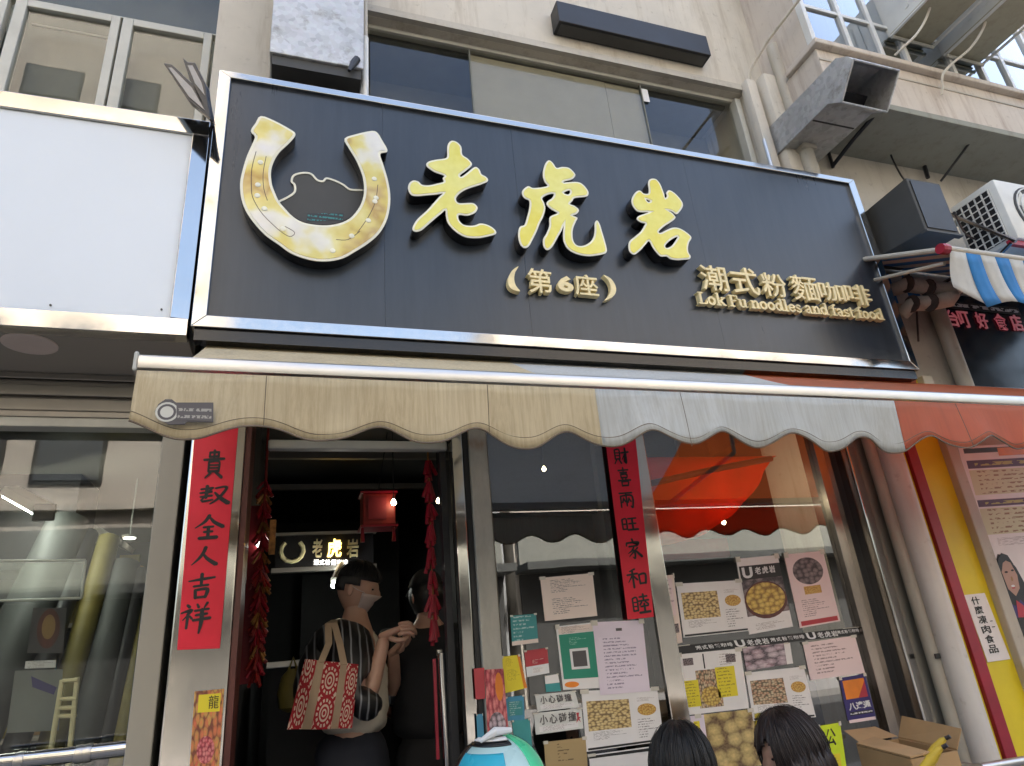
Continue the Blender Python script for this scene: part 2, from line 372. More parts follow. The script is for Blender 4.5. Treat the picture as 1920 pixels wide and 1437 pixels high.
def rusty_post():
    t = NT('rusty_post'); n = t.noise(9, 6, .7, (3, 3, 1)); wv = t.n('TexNoise'); wv.inputs['Scale'].default_value = 1; t.l(t.co((.5, .5, 4.2)), wv.inputs[0])
    c = t.ramp(n, [(.35, (.36,.34,.29)), (.7, (.46,.43,.37))]); c = t.mix(t.math('MULTIPLY', t.ramp(wv.outputs[0], [(.58, 0), (.68, 1)]), t.ramp(n, [(.4, .3), (.6, 1)])), c, (.20,.10,.04)); t.set(c, .5)
rusty_post()
# ------------------------------------------------------------------ lettering helpers
_tc = {}
def glyphs(s, offset=0.0):
    k = (s, offset)
    if k not in _tc:
        c = bpy.data.curves.new('lettering', 'FONT'); c.body = s; c.size = 1; c.offset = offset; c.resolution_u = 3; c.extrude = .05
        o = bpy.data.objects.new('lettering', c); C.objects.link(o); bpy.context.view_layer.update()
        me = bpy.data.meshes.new_from_object(o.evaluated_get(bpy.context.evaluated_depsgraph_get()))
        v = [tuple(x.co) for x in me.vertices]; f = [tuple(p.vertices) for p in me.polygons]
        bpy.data.objects.remove(o); bpy.data.curves.remove(c); bpy.data.meshes.remove(me); _tc[k] = (v, f)
    return _tc[k]
def fit_text(name, s, lb, rb, lt, depth, mat, parent, offset=.0):
    """lettering s stretched over the parallelogram lb, rb, lt of a wall plane, standing depth towards -y"""
    v, f = glyphs(s, offset); xs = [a[0] for a in v]; ys = [a[1] for a in v]; x0, x1, y0, y1 = min(xs), max(xs), min(ys), max(ys)
    lb, rb, lt = Vector(lb), Vector(rb), Vector(lt); mb = MB()
    for a in v:
        p = lb + (rb-lb)*((a[0]-x0)/(x1-x0)) + (lt-lb)*((a[1]-y0)/(y1-y0)); mb.v.append((p.x, p.y - (a[2]+.05)/.1*depth, p.z))
    mb.f = list(f); return mb.build(name, mat, parent)
def smooth_loop(p, n=3):
    out = []; k = len(p)
    for i in range(k):
        a, b, c, d = (Vector(p[(i+j) % k]) for j in (-1, 0, 1, 2))
        for q in range(n):
            t = q/n; out.append(.5*((2*b) + (c-a)*t + (2*a-5*b+4*c-d)*t*t + (3*b-a-3*c+d)*t**3))
    return out
def cut_shape(name, loops, y_front, depth, mat, parent, inset=0.0, smooth=3):
    """flat cut-out (x, z loops, holes allowed) of given thickness; front face at y_front"""
    c = bpy.data.curves.new('outline', 'CURVE'); c.dimensions = '2D'; c.fill_mode = 'BOTH'; c.extrude = depth/2; c.offset = -inset
    for lp in loops:
        pts = smooth_loop(lp, smooth) if smooth else [Vector(q) for q in lp]
        sp = c.splines.new('POLY'); sp.points.add(len(pts)-1); sp.use_cyclic_u = True
        for a, q in zip(sp.points, pts): a.co = (q.x, q.y, 0, 1)
    o = bpy.data.objects.new('outline', c); C.objects.link(o); bpy.context.view_layer.update()
    me = bpy.data.meshes.new_from_object(o.evaluated_get(bpy.context.evaluated_depsgraph_get()))
    mb = MB(); mb.v = [(x.co.x, y_front + depth/2 - x.co.z, x.co.y) for x in me.vertices]; mb.f = [tuple(p.vertices) for p in me.polygons]
    bpy.data.objects.remove(o); bpy.data.curves.remove(c); bpy.data.meshes.remove(me)
    return mb.build(name, mat, parent)
def smooth_path(P_, n=5):
    P_ = [Vector(q) for q in P_]; o = []
    for i in range(len(P_)-1):
        a, b, c, d = P_[max(i-1, 0)], P_[i], P_[i+1], P_[min(i+2, len(P_)-1)]
        for q in range(n): t = q/n; o.append(.5*((2*b)+(c-a)*t+(2*a-5*b+4*c-d)*t*t+(3*b-a-3*c+d)*t**3))
    return o+[P_[-1]]
def zpx(reg, k, pts, Y):       # points read in an enlarged region of the photo -> (x, z) on the plane y = Y
    return [((q := at(reg[0]+a/k, reg[1]+b/k, Y)).x, q.z) for a, b in pts]
def ribbon(st, sub=5):
    """brush stroke: [(x, y, w), ...] -> outline polygon"""
    st = [Vector(q) for q in st]
    if len(st) > 2:
        o = []
        for i in range(len(st)-1):
            a, b, c, d = st[max(i-1, 0)], st[i], st[i+1], st[min(i+2, len(st)-1)]
            for q in range(sub): t = q/sub; o.append(.5*((2*b)+(c-a)*t+(2*a-5*b+4*c-d)*t*t+(3*b-a-3*c+d)*t**3))
        st = o + [st[-1]]
    L, R_ = [], []
    for i, p in enumerate(st):
        t = (st[min(i+1, len(st)-1)].xy - st[max(i-1, 0)].xy).normalized(); n = Vector((-t.y, t.x)); h = p.z/2
        if i == 0: L.append(p.xy - t*h*.8 + n*h*.4); R_.append(p.xy - t*h*.8 - n*h*.4)
        L.append(p.xy+n*h); R_.append(p.xy-n*h)
        if i == len(st)-1: L.append(p.xy + t*h*.7 + n*h*.35); R_.append(p.xy + t*h*.7 - n*h*.35)
    return L + R_[::-1]
def brush_char(name, strokes, org, ux, uz, y, depth, mat, parent):
    """strokes on a 100 x 100 grid (y down); org = top left corner, ux / uz = world vectors of the whole cell (x right, z down)"""
    mb = MB(); org, ux, uz = Vector(org), Vector(ux), Vector(uz)
    for i, st in enumerate([[(a, b, w_*1.45) for a, b, w_ in q] for q in strokes]):
        pts = [org + ux*(q.x/100) + uz*(q.y/100) for q in ribbon(st)]
        pts = [Vector((p.x, y - depth - i*.00025, p.z)) for p in pts]; mb.prism(pts, (0, depth, 0))
    return mb.build(name, mat, parent)
def S(txt):                    # "x,y,w x,y,w; x,y,w ..." -> strokes
    return [[tuple(float(a) for a in p.split(',')) if p.count(',') == 2 else (*[float(a) for a in p.split(',')], 6.5) for p in s.split()] for s in txt.split(';')]
HAN = {k: S(v) for k, v in {
 'person': '52,6,10 46,30,9 32,58,8 8,88,3;44,34,5 60,60,10 92,88,13',
 'whole': '50,3,9 36,28,8 6,52,3;50,8,5 68,30,9 98,48,11;34,50 66,47;36,68 64,66;50,48,8 50,88,8;22,92,9 80,89,10',
 'lucky': '8,28,4 50,22,8 94,16,6;50,2,9 50,44,7;26,48 74,44;32,62,8 34,92,8;34,62 72,60,9 66,90,8;36,90 66,88',
 'omen': '20,8,7 28,16,8;2,36,5 36,26,7 8,62,3;24,40,8 22,92,6;30,48,5 38,58,6;52,6,5 58,18,7;86,2,7 76,20,4;46,30 92,25;50,46 88,42;42,64 99,58,8;70,26,9 70,70,10 64,112,4',
 'noble': '30,8 70,6;32,8 30,24;68,6 68,22;30,24 70,22;50,0,8 50,34;8,36 94,31,7;30,44 30,80;30,44 72,42 72,80;30,56,5 70,55,5;30,67,5 70,66,5;30,80 72,78;40,84,7 18,104,4;60,82,7 88,102,9',
 'both': '8,20 48,14,8;28,4,9 26,62,8;6,38 44,32,8;8,56 46,50,8;42,20 10,74,5;58,16 96,10,7 72,60,8 42,90,4;56,36,6 76,62,11 104,86,14;16,78,8 50,70,6',
 'wealth': '12,16 12,66;12,16 40,14 40,66;12,32,5 40,31,5;12,48,5 40,47,5;12,66 40,64;18,70 4,92,4;34,70 46,90;50,32 96,26,7;76,6,8 76,84,8 62,76,4;74,36 50,70,3',
 'joy': '14,16 86,12;50,2,8 50,28;26,28 74,26;28,38 30,56;28,38 72,36 70,54;30,55 70,53;36,60 40,66;62,58 58,66;6,70 94,66,7;28,76 30,98;28,76 74,74 70,96;30,96 70,94',
 'pair': '10,14 90,10;16,30,7 14,92;16,30 86,27,8 84,90,8 72,84,4;50,12,7 50,84;34,40 24,66;34,46 44,62;66,40 56,66;66,44 76,60',
 'thriving': '12,22,7 12,80;12,22 36,20 36,80,7;12,50 36,49;12,80 36,78;46,18 94,14;48,48 90,45;40,84,8 99,80,9;70,16,8 70,82,8',
 'home': '50,2,8 54,12,8;14,22,7 12,36;14,22 88,18,7 80,36,4;26,40 76,36;56,40 44,58 16,74,3;44,54,7 58,72,9 54,98,7 42,92,3;50,66 20,90,3;78,46 60,60,4;60,58,7 98,90,11',
 'peace': '44,8,7 16,20,4;2,36 56,30,7;30,18,8 30,96,8;28,38 4,72,3;32,40 52,60,7;62,36 64,80,7;62,36 96,34,8 92,78,8;64,78 92,76',
 'harmony': '10,20 10,82;10,20 34,18 34,82,7;10,40,5 34,39,5;10,60,5 34,59,5;10,82 34,80;48,14 92,10;70,0,8 70,34;42,34 98,30,7;58,38 46,54;76,36 94,52,7;50,62 92,58;70,48,8 70,88,8;40,92,8 99,88,9'}.items()}
# ------------------------------------------------------------------ ground and street
G, F, YB = 2.70, 2.45, 1.75            # glass line of the shop, face of the sign boards, awning front bar
o = B('pavement', 'pavement', None, (-12, 14, -1.2, 9, -.3, 0)); tag(o, kind='structure')
o = B('road', 'asphalt', None, (-60, 60, -60, 60, -.6, -.13)); tag(o, kind='structure')
o = B('kerb', 'pavement', None, (-12, 14, -1.35, -1.203, -.3, .004), bevel=.01); tag(o, kind='structure')
o = B('pavement', 'pavement', None, (-30, 34, -14, -8.2, -.3, 0)); tag(o, kind='structure')
# houses across the street: they only show as reflections in the steel and the glass
def across(x0, x1, h, mat, label, seed):
    r = random.Random(seed); t = thing('tenement_house', label, 'building', ((x0+x1)/2, -12, 0), 'houses across the street')
    B('wall', mat, t, (x0, x1, -20, -12, 0, h)); B('shopfront', 'dark_grey', t, (x0+.1, x1-.1, -11.98, -11.9, .1, 3.28)); B('fascia', 'room_grey', t, (x0+.1, x1-.1, -11.97, -11.85, 3.52, 4.9))
    B('canopy', 'roll_grey', t, (x0, x1, -12, -10.9, 3.3, 3.5)); wd = MB().box(-.75, .75, -.06, 0, -.6, .6); first = None; fl = 0
    z = 6.6
    while z < h-1:
        B('ledge', 'wall_cream', t, (x0, x1, -12, -11.75, z-1.25, z-1.1))
        x = x0+1.3
        while x < x1-.9:
            if first is None:
                first = (MB().box(-.75, .75, -.0, .06, -.6, .6).build('window', 'room_dark', t), MB().box(-.66, .66, .06, .09, -.52, .52)); g = first[1].build('pane', 'far_glass', first[0])
                first[0].location = (x-t.location.x, 0, z); first[0].matrix_parent_inverse = Matrix.Identity(4); fm = first[0].data; gm = g.data
            else:
                a = bpy.data.objects.new('window', fm); C.objects.link(a); a.parent = t; a.location = (x-t.location.x, 0, z); b = bpy.data.objects.new('pane', gm); C.objects.link(b); b.parent = a
            x += 2.1
        z += 2.9
across(-17, -2.5, 21, 'wall_opposite', 'cream tenement mirrored at the top of the left shop window', 1)
across(-2.4, 5.5, 9.5, 'wall_opposite_grey', 'grey low tenement mirrored in the black sign', 2)
across(5.8, 19, 12, 'wall_opposite', 'tall cream tenement mirrored in the steel on the right', 3)
# ------------------------------------------------------------------ the building above the shops
YW = 2.75
bl = thing('tenement_building', 'cream plastered old building above the shop signs', 'building', (1.2, 3.2, 0))
c0, c1 = at(405, 60, 2.70).x, at(505, 60, 2.70).x
wz0, wz1 = 3.85, at(1000, 95, YW).z; wx0, wx1 = at(695, 100, YW).x, at(1385, 200, YW).x
B('column', 'wall_cream', bl, (c0, c1+.02, 2.70, 3.3, 3.0, 8.0), bevel=.006)
B('wall', 'wall_cream', bl, (c1+.02, wx0-.02, 2.76, 3.2, 2.9, 8.0), (wx0-.02, wx1+.06, YW, 3.2, wz1, 8.0), (wx1+.06, 3.35, YW, 3.4, 0, 8.0), (c1+.02, wx1+.06, 2.80, 3.2, 2.76, 3.85))
B('window_head', 'wall_side', bl, (wx0-.02, wx1+.05, YW-.035, YW-.001, wz1+.002, wz1+.035), (wx0-.02, wx1+.05, YW-.018, YW-.001, wz1+.055, wz1+.075))
B('upper_storeys', 'wall_cream', bl, (-14, 20, 3.4, 14, 8.0, 13.5), (-14, -3.1, 2.8, 14, 0, 8.0), (-3.1, 9, 6.7, 14, 0, 8.0), (9.1, 20, 2.8, 14, 0, 8.0))
# moulded pilaster at the corner, with the corbel that swings forward above it
px0 = at(1392, 170, 2.72).x
mb = MB(); mb.box(px0, px0+.09, 2.66, 2.749, 2.9, 5.02); mb.box(px0+.12, px0+.26, 2.62, 2.749, 2.9, 5.06)
mb.build('pilaster', 'wall_cream', bl, bevel=.025, smooth=True)
mb = MB().tube([(px0+.05, 2.70, 5.0), (px0+.06, 2.66, 5.1), (px0+.12, 2.5, 5.22), (px0+.2, 2.2, 5.32), (px0+.26, 1.7, 5.4)], [.011]*5, 10); mb.build('corbel', 'wall_cream', bl, smooth=True)
# long window behind the black sign
wn = B('window', 'frame_white', bl, (wx0-.02, wx1+.045, 2.80, 2.84, wz1-.03, wz1-.002), (wx1, wx1+.045, 2.765, 2.84, wz0, wz1-.031), bevel=.003)
xs = [wx0, at(882, 130, 2.82).x, at(1207, 200, 2.82).x, wx1]
for i in range(3):
    B('pane', 'window_glass', wn, (xs[i]+.004, xs[i+1]-.004, 2.818, 2.824, wz0, wz1-.031))
for x in xs[1:3]: B('glazing_bar', 'room_grey', wn, (x-.004, x+.004, 2.812, 2.832, wz0, wz1-.031))
B('boarding', 'curtain_tan', wn, (at(882, 130, 2.835).x, at(1142, 200, 2.835).x-.003, 2.835, 2.86, wz0, wz1-.05)); B('boarding', 'curtain_tan', wn, (at(1142, 200, 2.84).x, at(1207, 200, 2.84).x, 2.84, 2.86, wz0, wz1-.05))
p = at(1206, 180, 2.81); B('sticker', 'print_white', wn, (p.x-.005, p.x+.04, 2.806, 2.81, p.z-.05, p.z+.06))
B('room', 'room_grey', bl, (wx0, wx1+.05, 3.19, 3.25, 3.6, 5.2), (wx0, wx1, 2.87, 3.2, wz1-.02, wz1+.02))
# casement windows on the left
YL = 2.88
B('spandrel', 'room_grey', bl, (-2.8, c0, 3.1, 3.2, 3.3, 8.0)); B('window_recess', 'curtain_tan', bl, (-2.8, c0-.001, 2.9, 3.09, 5.3, 5.5))
cz = at(330, 52, YL).z; czb = 3.5
tops = [(at(30, 0, YL).x-.46, at(18, 0, YL).x-.005), (at(30, 0, YL).x-.0, at(228, 25, YL).x), (at(232, 28, YL).x, at(400, 60, YL).x-.003)]
for i, (a, b) in enumerate(tops):
    cw = B('casement', 'frame_white', bl, (a, a+.05, YL, YL+.05, czb, cz), (b-.04, b, YL, YL+.05, czb, cz), (a+.05, b-.04, YL, YL+.05, cz-.04, cz), bevel=.004)
    B('pane', 'window_glass', cw, (a+.05, b-.04, YL+.02, YL+.026, czb, cz-.04))
    B('blind', 'room_grey', cw, (a+.05, b-.04, YL+.12, YL+.14, czb, cz-.1)); 
B('fanlight', 'window_glass', bl, (-2.8, c0-.002, YL+.02, YL+.026, cz+.012, 5.3)); B('transom', 'frame_white', bl, (-2.8, c0-.002, YL+.005, YL+.05, cz+.004, cz+.011))
B('window_bead', 'frame_bright', bl, (at(60, 48, YL+.1).x, at(205, 70, YL+.1).x, YL+.09, YL+.1, at(100, 55, YL+.1).z-.006, at(100, 55, YL+.1).z+.006))
# ------------------------------------------------------------------ blank white sign of the left shop
sg = thing('blank_signboard', 'blank white sign board in a mirror steel frame on the left', 'signboard', (-1.4, F, 2.7))
wxr, wzt, wzb = at(340, 430, F).x, at(180, 229, F).z, at(160, 588, F).z
fr, ft, fb = at(373, 430, F).x, at(180, 200, F).z, at(160, 622, F).z
B('panel', 'sign_white', sg, (-3.0, wxr, F, F+.03, wzb, wzt), bevel=.002)
B('frame_strip', 'mirror_steel', sg, (-3.0, fr, F-.012, F+.05, wzt+.0005, ft), bevel=.003)
mb = MB().hexa([(wxr+.0005, F-.012, wzb), (fr, F-.004, wzb), (fr, F+.05, wzb), (wxr+.0005, F+.05, wzb), (wxr+.0005, F-.012, wzt), (fr, F-.004, wzt), (fr, F+.05, wzt), (wxr+.0005, F+.05, wzt)]); mb.build('frame_strip', 'mirror_steel', sg, bevel=.002)
B('frame_strip', 'mirror_steel', sg, (-3.0, fr, F-.012, F+.05, fb, wzb-.0005), bevel=.003)
for q in ((95, 573), (303, 581)): p = at(*q, F); MB().lathe((p.x, F-.004, p.z), [(.004, 0), (.004, .004)], 8, 'y').build('screw', 'dark_grey', sg)
ysb = atZ(100, 700, fb).y
B('box_underside', 'soffit_beige', sg, (-3.0, fr, F+.051, ysb, fb+.004, fb+.02)); B('box_top', 'soffit_beige', sg, (-3.0, fr, F+.051, 2.86, ft-.02, ft-.004))
ea = atZ(56, 646, fb); MB().lathe((ea.x, ea.y, fb-.004), [(.088, .007), (.088, .002), (.080, 0), (.075, .0)], 28).build('downlight_cover', 'paper_cream', sg, smooth=True)
# ------------------------------------------------------------------ the black sign
bs = thing('shop_sign', 'long black sign with gold horseshoe and gold Chinese characters', 'signboard', (1.3, F, 2.8))
sx0, sx1 = at(412, 360, F).x, at(1648, 520, F).x; sz1, sz0 = at(1000, 246, F).z, at(1000, 634, F).z
ox0, ox1 = at(382, 400, F).x, at(1660, 520, F).x; oz1, oz0 = sz1+.035, sz0-.05
seams = [sx0, at(720, 400, F).x, at(978, 430, F).x, at(1322, 480, F).x, sx1]
for i in range(4): B('panel', 'black_board', bs, (seams[i]+(.0005 if i else 0), seams[i+1]-(.0005 if i < 3 else 0), F+.004+.0003*(i % 2), F+.03, sz0, sz1))
def frame4(name, mat, par, x0, x1, z0, z1, X0, X1, Z0, Z1, ya, yb):
    q = lambda x, z, y: (x, y, z)
    for a, b, c, d in (((X0, Z1), (X1, Z1), (x1, z1), (x0, z1)), ((X0, Z0), (x0, z0), (x1, z0), (X1, Z0)), ((X0, Z0), (X0, Z1), (x0, z1), (x0, z0)), ((X1, Z0), (x1, z0), (x1, z1), (X1, Z1))):
        MB().prism([q(*a, ya), q(*b, ya), q(*c, ya), q(*d, ya)], (0, yb-ya, 0)).build(name, mat, par, bevel=.0025)
frame4('frame_strip', 'mirror_steel', bs, sx0, sx1, sz0, sz1, ox0, ox1, oz0, oz1, F-.014, F+.05)
B('box', 'black_paint', bs, (ox0+.01, ox1-.01, F+.051, 2.74, oz0+.01, oz1-.01)); B('under_trim', 'black_gloss', bs, (ox0+.012, ox1-.02, F+.0, F+.048, oz0-.05, oz0-.001))
YC = F-.065      # face of the thick letters
LAO = [(580,145),(640,160),(690,215),(700,300),(760,345),(805,395),(800,430),(740,480),(675,530),(690,550),(760,500),(840,440),(890,465),(915,520),(960,545),(990,580),(970,610),(880,645),(770,680),(690,720),(640,770),(630,810),(660,845),(740,845),(820,845),(865,880),(870,915),(840,955),(760,985),(680,975),(655,990),(665,1040),(710,1085),(780,1100),(840,1095),(900,1075),(970,1085),(1040,1120),(1080,1165),(1070,1195),(1000,1215),(900,1235),(790,1235),(720,1220),(640,1175),(570,1110),(530,1050),(515,980),(510,925),(470,955),(380,1030),(290,1110),(230,1155),(170,1165),(140,1140),(150,1095),(200,1020),(300,930),(390,830),(440,775),(480,735),(420,745),(310,755),(180,765),(120,745),(92,690),(95,640),(120,605),(160,590),(210,605),(250,640),(330,645),(420,625),(490,605),(480,565),(500,540),(460,520),(380,490),(310,440),(295,405),(330,375),(420,355),(500,345),(530,320),(530,240),(540,180)]
HU = [(415,65),(460,95),(500,150),(560,140),(640,150),(700,205),(710,240),(670,280),(590,300),(580,315),(640,310),(740,310),(800,340),(850,400),(860,440),(840,470),(760,480),(700,490),(680,520),(650,555),(700,575),(745,610),(750,640),(720,670),(680,685),(735,710),(720,750),(690,820),(680,890),(690,970),(730,1020),(800,1025),(870,990),(915,930),(930,850),(930,770),(955,740),(985,780),(1010,860),(1040,960),(1065,1060),(1055,1105),(990,1125),(880,1140),(780,1130),(690,1100),(620,1050),(580,970),(575,880),(580,800),(560,850),(520,920),(470,1010),(430,1060),(390,1070),(355,1030),(350,950),(385,890),(420,800),(420,720),(440,690),(510,660),(490,640),(430,605),(390,560),(400,525),(450,490),(470,440),(400,450),(340,490),(360,540),(375,610),(350,700),(310,780),(280,860),(230,960),(190,1030),(145,1050),(100,1020),(75,950),(70,870),(90,810),(140,790),(170,700),(195,600),(195,520),(150,495),(115,450),(120,400),(180,355),(230,375),(320,370),(400,350),(370,310),(350,250),(350,180),(375,100)]
HUH = [(580,430),(640,400),(655,420),(630,450)]
YAN = [(520,110),(580,120),(630,180),(660,250),(685,320),(700,370),(725,340),(715,300),(750,265),(820,300),(890,370),(935,440),(930,500),(880,570),(840,585),(790,550),(735,535),(790,570),(835,620),(830,650),(780,690),(700,740),(640,790),(610,830),(640,840),(720,800),(800,770),(880,775),(960,815),(1040,880),(1050,920),(1020,970),(1005,1050),(1015,1110),(1040,1150),(1030,1190),(950,1200),(860,1205),(770,1190),(720,1155),(640,1155),(580,1100),(530,1030),(485,950),(440,990),(380,1060),(310,1120),(270,1130),(220,1090),(205,1020),(220,950),(290,890),(370,820),(420,740),(430,710),(380,700),(320,660),(330,620),(400,590),(480,560),(400,560),(320,545),(265,480),(245,410),(265,340),(310,285),(360,270),(410,310),(470,310),(480,250),(470,180),(480,130)]
YANH = [[(440,385),(500,410),(470,425)], [(700,1010),(780,930),(865,890),(850,930),(790,1010),(725,1045)]]
for reg, k, outer, holes in (((750,240), 5.99, LAO, []), ((960,290), 5.99, HU, [HUH]), ((1150,320), 7.185, YAN, YANH)):
    lp = [zpx(reg, k, outer, YC)] + [zpx(reg, k, h, YC) for h in holes]
    ch = cut_shape('character', lp, YC+.004, .061, 'black_gloss', bs)
    cut_shape('character_edge', lp, YC, .0038, 'cream_edge', ch); cut_shape('character_face', lp, YC-.002, .0019, 'gold_face', ch, inset=.009)
SHOE = [(265,80),(380,120),(510,190),(555,225),(545,260),(490,320),(430,375),(390,430),(360,500),(350,570),(360,660),(390,740),(420,800),(470,860),(540,930),(620,975),(720,995),(820,1000),(920,985),(1010,945),(1080,870),(1120,790),(1135,700),(1125,600),(1090,500),(1050,420),(1000,340),(970,270),(1060,235),(1200,205),(1250,225),(1290,290),(1330,360),(1320,385),(1270,400),(1300,500),(1335,620),(1355,740),(1350,860),(1320,970),(1260,1070),(1170,1150),(1060,1220),(960,1275),(850,1300),(740,1300),(620,1275),(510,1230),(420,1165),(300,1080),(200,970),(135,870),(100,770),(90,650),(110,540),(150,410),(200,300),(215,250),(180,205),(220,140)]
R1 = ((430,200), 4.49)
lp = [zpx(*R1, SHOE, YC)]
hs = cut_shape('horseshoe', lp, YC+.004, .061, 'black_gloss', bs); cut_shape('horseshoe_edge', lp, YC, .0038, 'cream_edge', hs); cut_shape('horseshoe_face', lp, YC-.002, .0019, 'gold_shoe', hs, inset=.011)
for q in ((262,470),(240,660),(235,750),(295,860),(450,1030),(1220,610),(1235,770),(1170,960),(1030,1090),(870,1215),(1225,800)):
    x, z = zpx(*R1, [q], YC-.002)[0]; MB().lathe((x, YC-.0055, z), [(.006, 0), (.011, .0012), (.012, .0033)], 10, 'y').build('nail_hole', 'cream_edge', hs, smooth=True)
def line_strip(name, pts, w, y, d, mat, par): 
    st = [(a, b, w) for a, b in pts]; return MB().prism([Vector((q.x, y, q.y)) for q in ribbon(st, 4)], (0, d, 0)).build(name, mat, par)
for pts in ([(225,380),(190,520),(185,650),(195,760),(260,880),(330,960)], [(310,420),(285,560),(290,690),(320,790)], [(330,960),(430,1050),(510,1095),(550,1060),(470,1010)], [(1080,1060),(1170,930),(1230,800),(1250,660)], [(900,1120),(1000,1120),(1100,1050)]): line_strip('groove', zpx(*R1, pts, YC-.0022), .0028, YC-.0024, .0004, 'rust_steel', hs)
MT = [(420,800),(500,760),(550,720),(550,660),(525,630),(545,580),(620,560),(690,570),(740,620),(790,630),(820,605),(900,630),(960,660),(1020,700),(1130,705)]
mm = cut_shape('mountain', [zpx(*R1, MT + [(1125,760),(1080,870),(1010,945),(920,985),(820,1000),(720,995),(620,975),(540,930),(470,860)], F)], F-.004, .006, 'dark_grey', bs, smooth=0)
line_strip('mountain_ridge', zpx(*R1, MT, F-.006), .009, F-.0075, .003, 'cream_edge', mm)
a, b, c = at(430+650/4.49, 200+965/4.49, F-.005), at(430+960/4.49, 200+960/4.49, F-.005), at(430+655/4.49, 200+900/4.49, F-.005)
mb = MB().quad(a, b, c+(b-a), c); 
mb.build('mountain_print', 'rows_teal_mark', mm, uv=lambda v: ((v.x-a.x)/(b.x-a.x), (v.z-a.z)/(c.z-a.z)))
# smaller gold letters
YS = F-.002
def ch(s, x0, y0, x1, y1, off=.028, d=.03, sl=.075, nm='character', mat='gold_letter'):   # box of the glyph in the photo: left bottom, right edge, top; sl = fall of the row to the right
    lb = at(x0, y1, F-d); rb = at(x1, y1+(x1-x0)*sl, F-d); lt = at(x0+2, y0, F-d)
    for q in (lb, rb, lt): q.y = YS
    rb.z = lb.z; lt.x = lb.x
    return fit_text(nm, s, lb, rb, lt, d, mat, bs, off)
ch('第', 992, 503, 1038, 548, .010); ch('6', 1047, 517, 1077, 546, .045, nm='numeral'); ch('座', 1080, 514, 1124, 553, .010)
for L, D in (([(972,500),(960,508),(953,522),(953,534),(960,543),(975,547),(967,536),(964,524),(966,511)], 0), ([(1131,516),(1145,523),(1154,537),(1154,550),(1146,559),(1133,564),(1142,553),(1145,540),(1141,527)], 0)):
    cut_shape('bracket', [[(at(a, b, F-.03).x, at(a, b, F-.03).z) for a, b in L]], F-.032, .03, 'gold_letter', bs)
xs_ = [(1319,1369,497,543),(1378,1428,501,550),(1435,1480,512,555),(1491,1541,516,562),(1541,1588,529,563),(1591,1639,533,570)]
for s_, (x0, x1, y0, y1) in zip('潮式粉麵咖啡', xs_): ch(s_, x0, y0, x1, y1, .004 if s_ in '麵' else .008)
def slab(chr_):
    w = .27; K = 1.42; A = 1.5; r = lambda cx, cy, rx, ry, a0=0, a1=360, n=14: [(cx+rx*math.cos(math.radians(a0+(a1-a0)*i/n)), cy+ry*math.sin(math.radians(a0+(a1-a0)*i/n))) for i in range(n+1)]
    h = lambda x0, x1, y: ([(x0, y), (x1, y)], .15); v = lambda x, y0, y1: ([(x, y0), (x, y1)], w); b, t = .075, .925
    return {'L': ([v(.3,.1,K-.1), h(.05,.95,b+.02), h(.05,.6,K-.08), ([(.93,.1),(.95,.42)], .14)], 1.08),
     'o': ([(r(.45,.5,.34,.4), .24)], .95), 'k': ([v(.28,.1,A-.05), h(.05,.5,b), h(.05,.3,A-.09), ([(.42,.42),(.85,.88)], .2), ([(.5,.5),(.88,.1)], .26), h(.68,1.08,b), h(.62,1.0,t)], 1.12),
     'F': ([v(.3,.1,K-.1), h(.05,.58,b), h(.05,1.0,K-.08), h(.3,.75,.75), ([(.98,K-.1),(.98,K-.42)], .14)], 1.05), 'u': ([v(.27,.28,.9), ([(.27,.35),(.36,.12),(.55,.1),(.78,.25)], .2), v(.8,.1,.92), h(.05,.3,t), h(.58,.8,t), h(.8,1.02,b)], 1.08),
     'n': ([v(.27,.1,.9), h(.05,.3,t), h(.05,.5,b), ([(.32,.72),(.5,.9),(.72,.85),(.78,.62)], .22), v(.79,.1,.65), h(.6,1.02,b)], 1.08), 'd': ([(r(.42,.5,.3,.39), .24), v(.78,.1,A-.05), h(.52,.8,A-.09), h(.78,1.0,b)], 1.05),
     'l': ([v(.28,.1,A-.05), h(.05,.3,A-.09), h(.04,.54,b)], .6), 'e': ([(r(.44,.5,.33,.4,25,330), .23), h(.18,.76,.54)], .88), 's': ([(r(.38,.72,.24,.19,20,250,9)+r(.38,.29,.26,.2,80,-160,9), .19)], .78),
     'a': ([(r(.38,.29,.24,.2), .2), ([(.12,.78),(.3,.93),(.52,.9),(.62,.7),(.62,.15)], .22), h(.6,.88,b)], .92), 'f': ([v(.3,.1,1.1), ([(.3,1.05),(.36,1.36),(.62,1.38)], .2), h(.05,.62,t), h(.05,.58,b)], .66), 't': ([([(.3,1.2),(.3,.28),(.42,.1),(.62,.16)], .23), h(.06,.62,t)], .68)}[chr_]
txt = 'Lok Fu noodles and fast food'; adv = sum(.42 if c_ == ' ' else slab(c_)[1] for c_ in txt)
A0, A1, AT = at(1311, 570, F-.03), at(1660, 603, F-.03), at(1313, 548, F-.03); ux = (A1.x-A0.x)/adv; hz = (AT.z-A0.z)/1.42; xx = A0.x
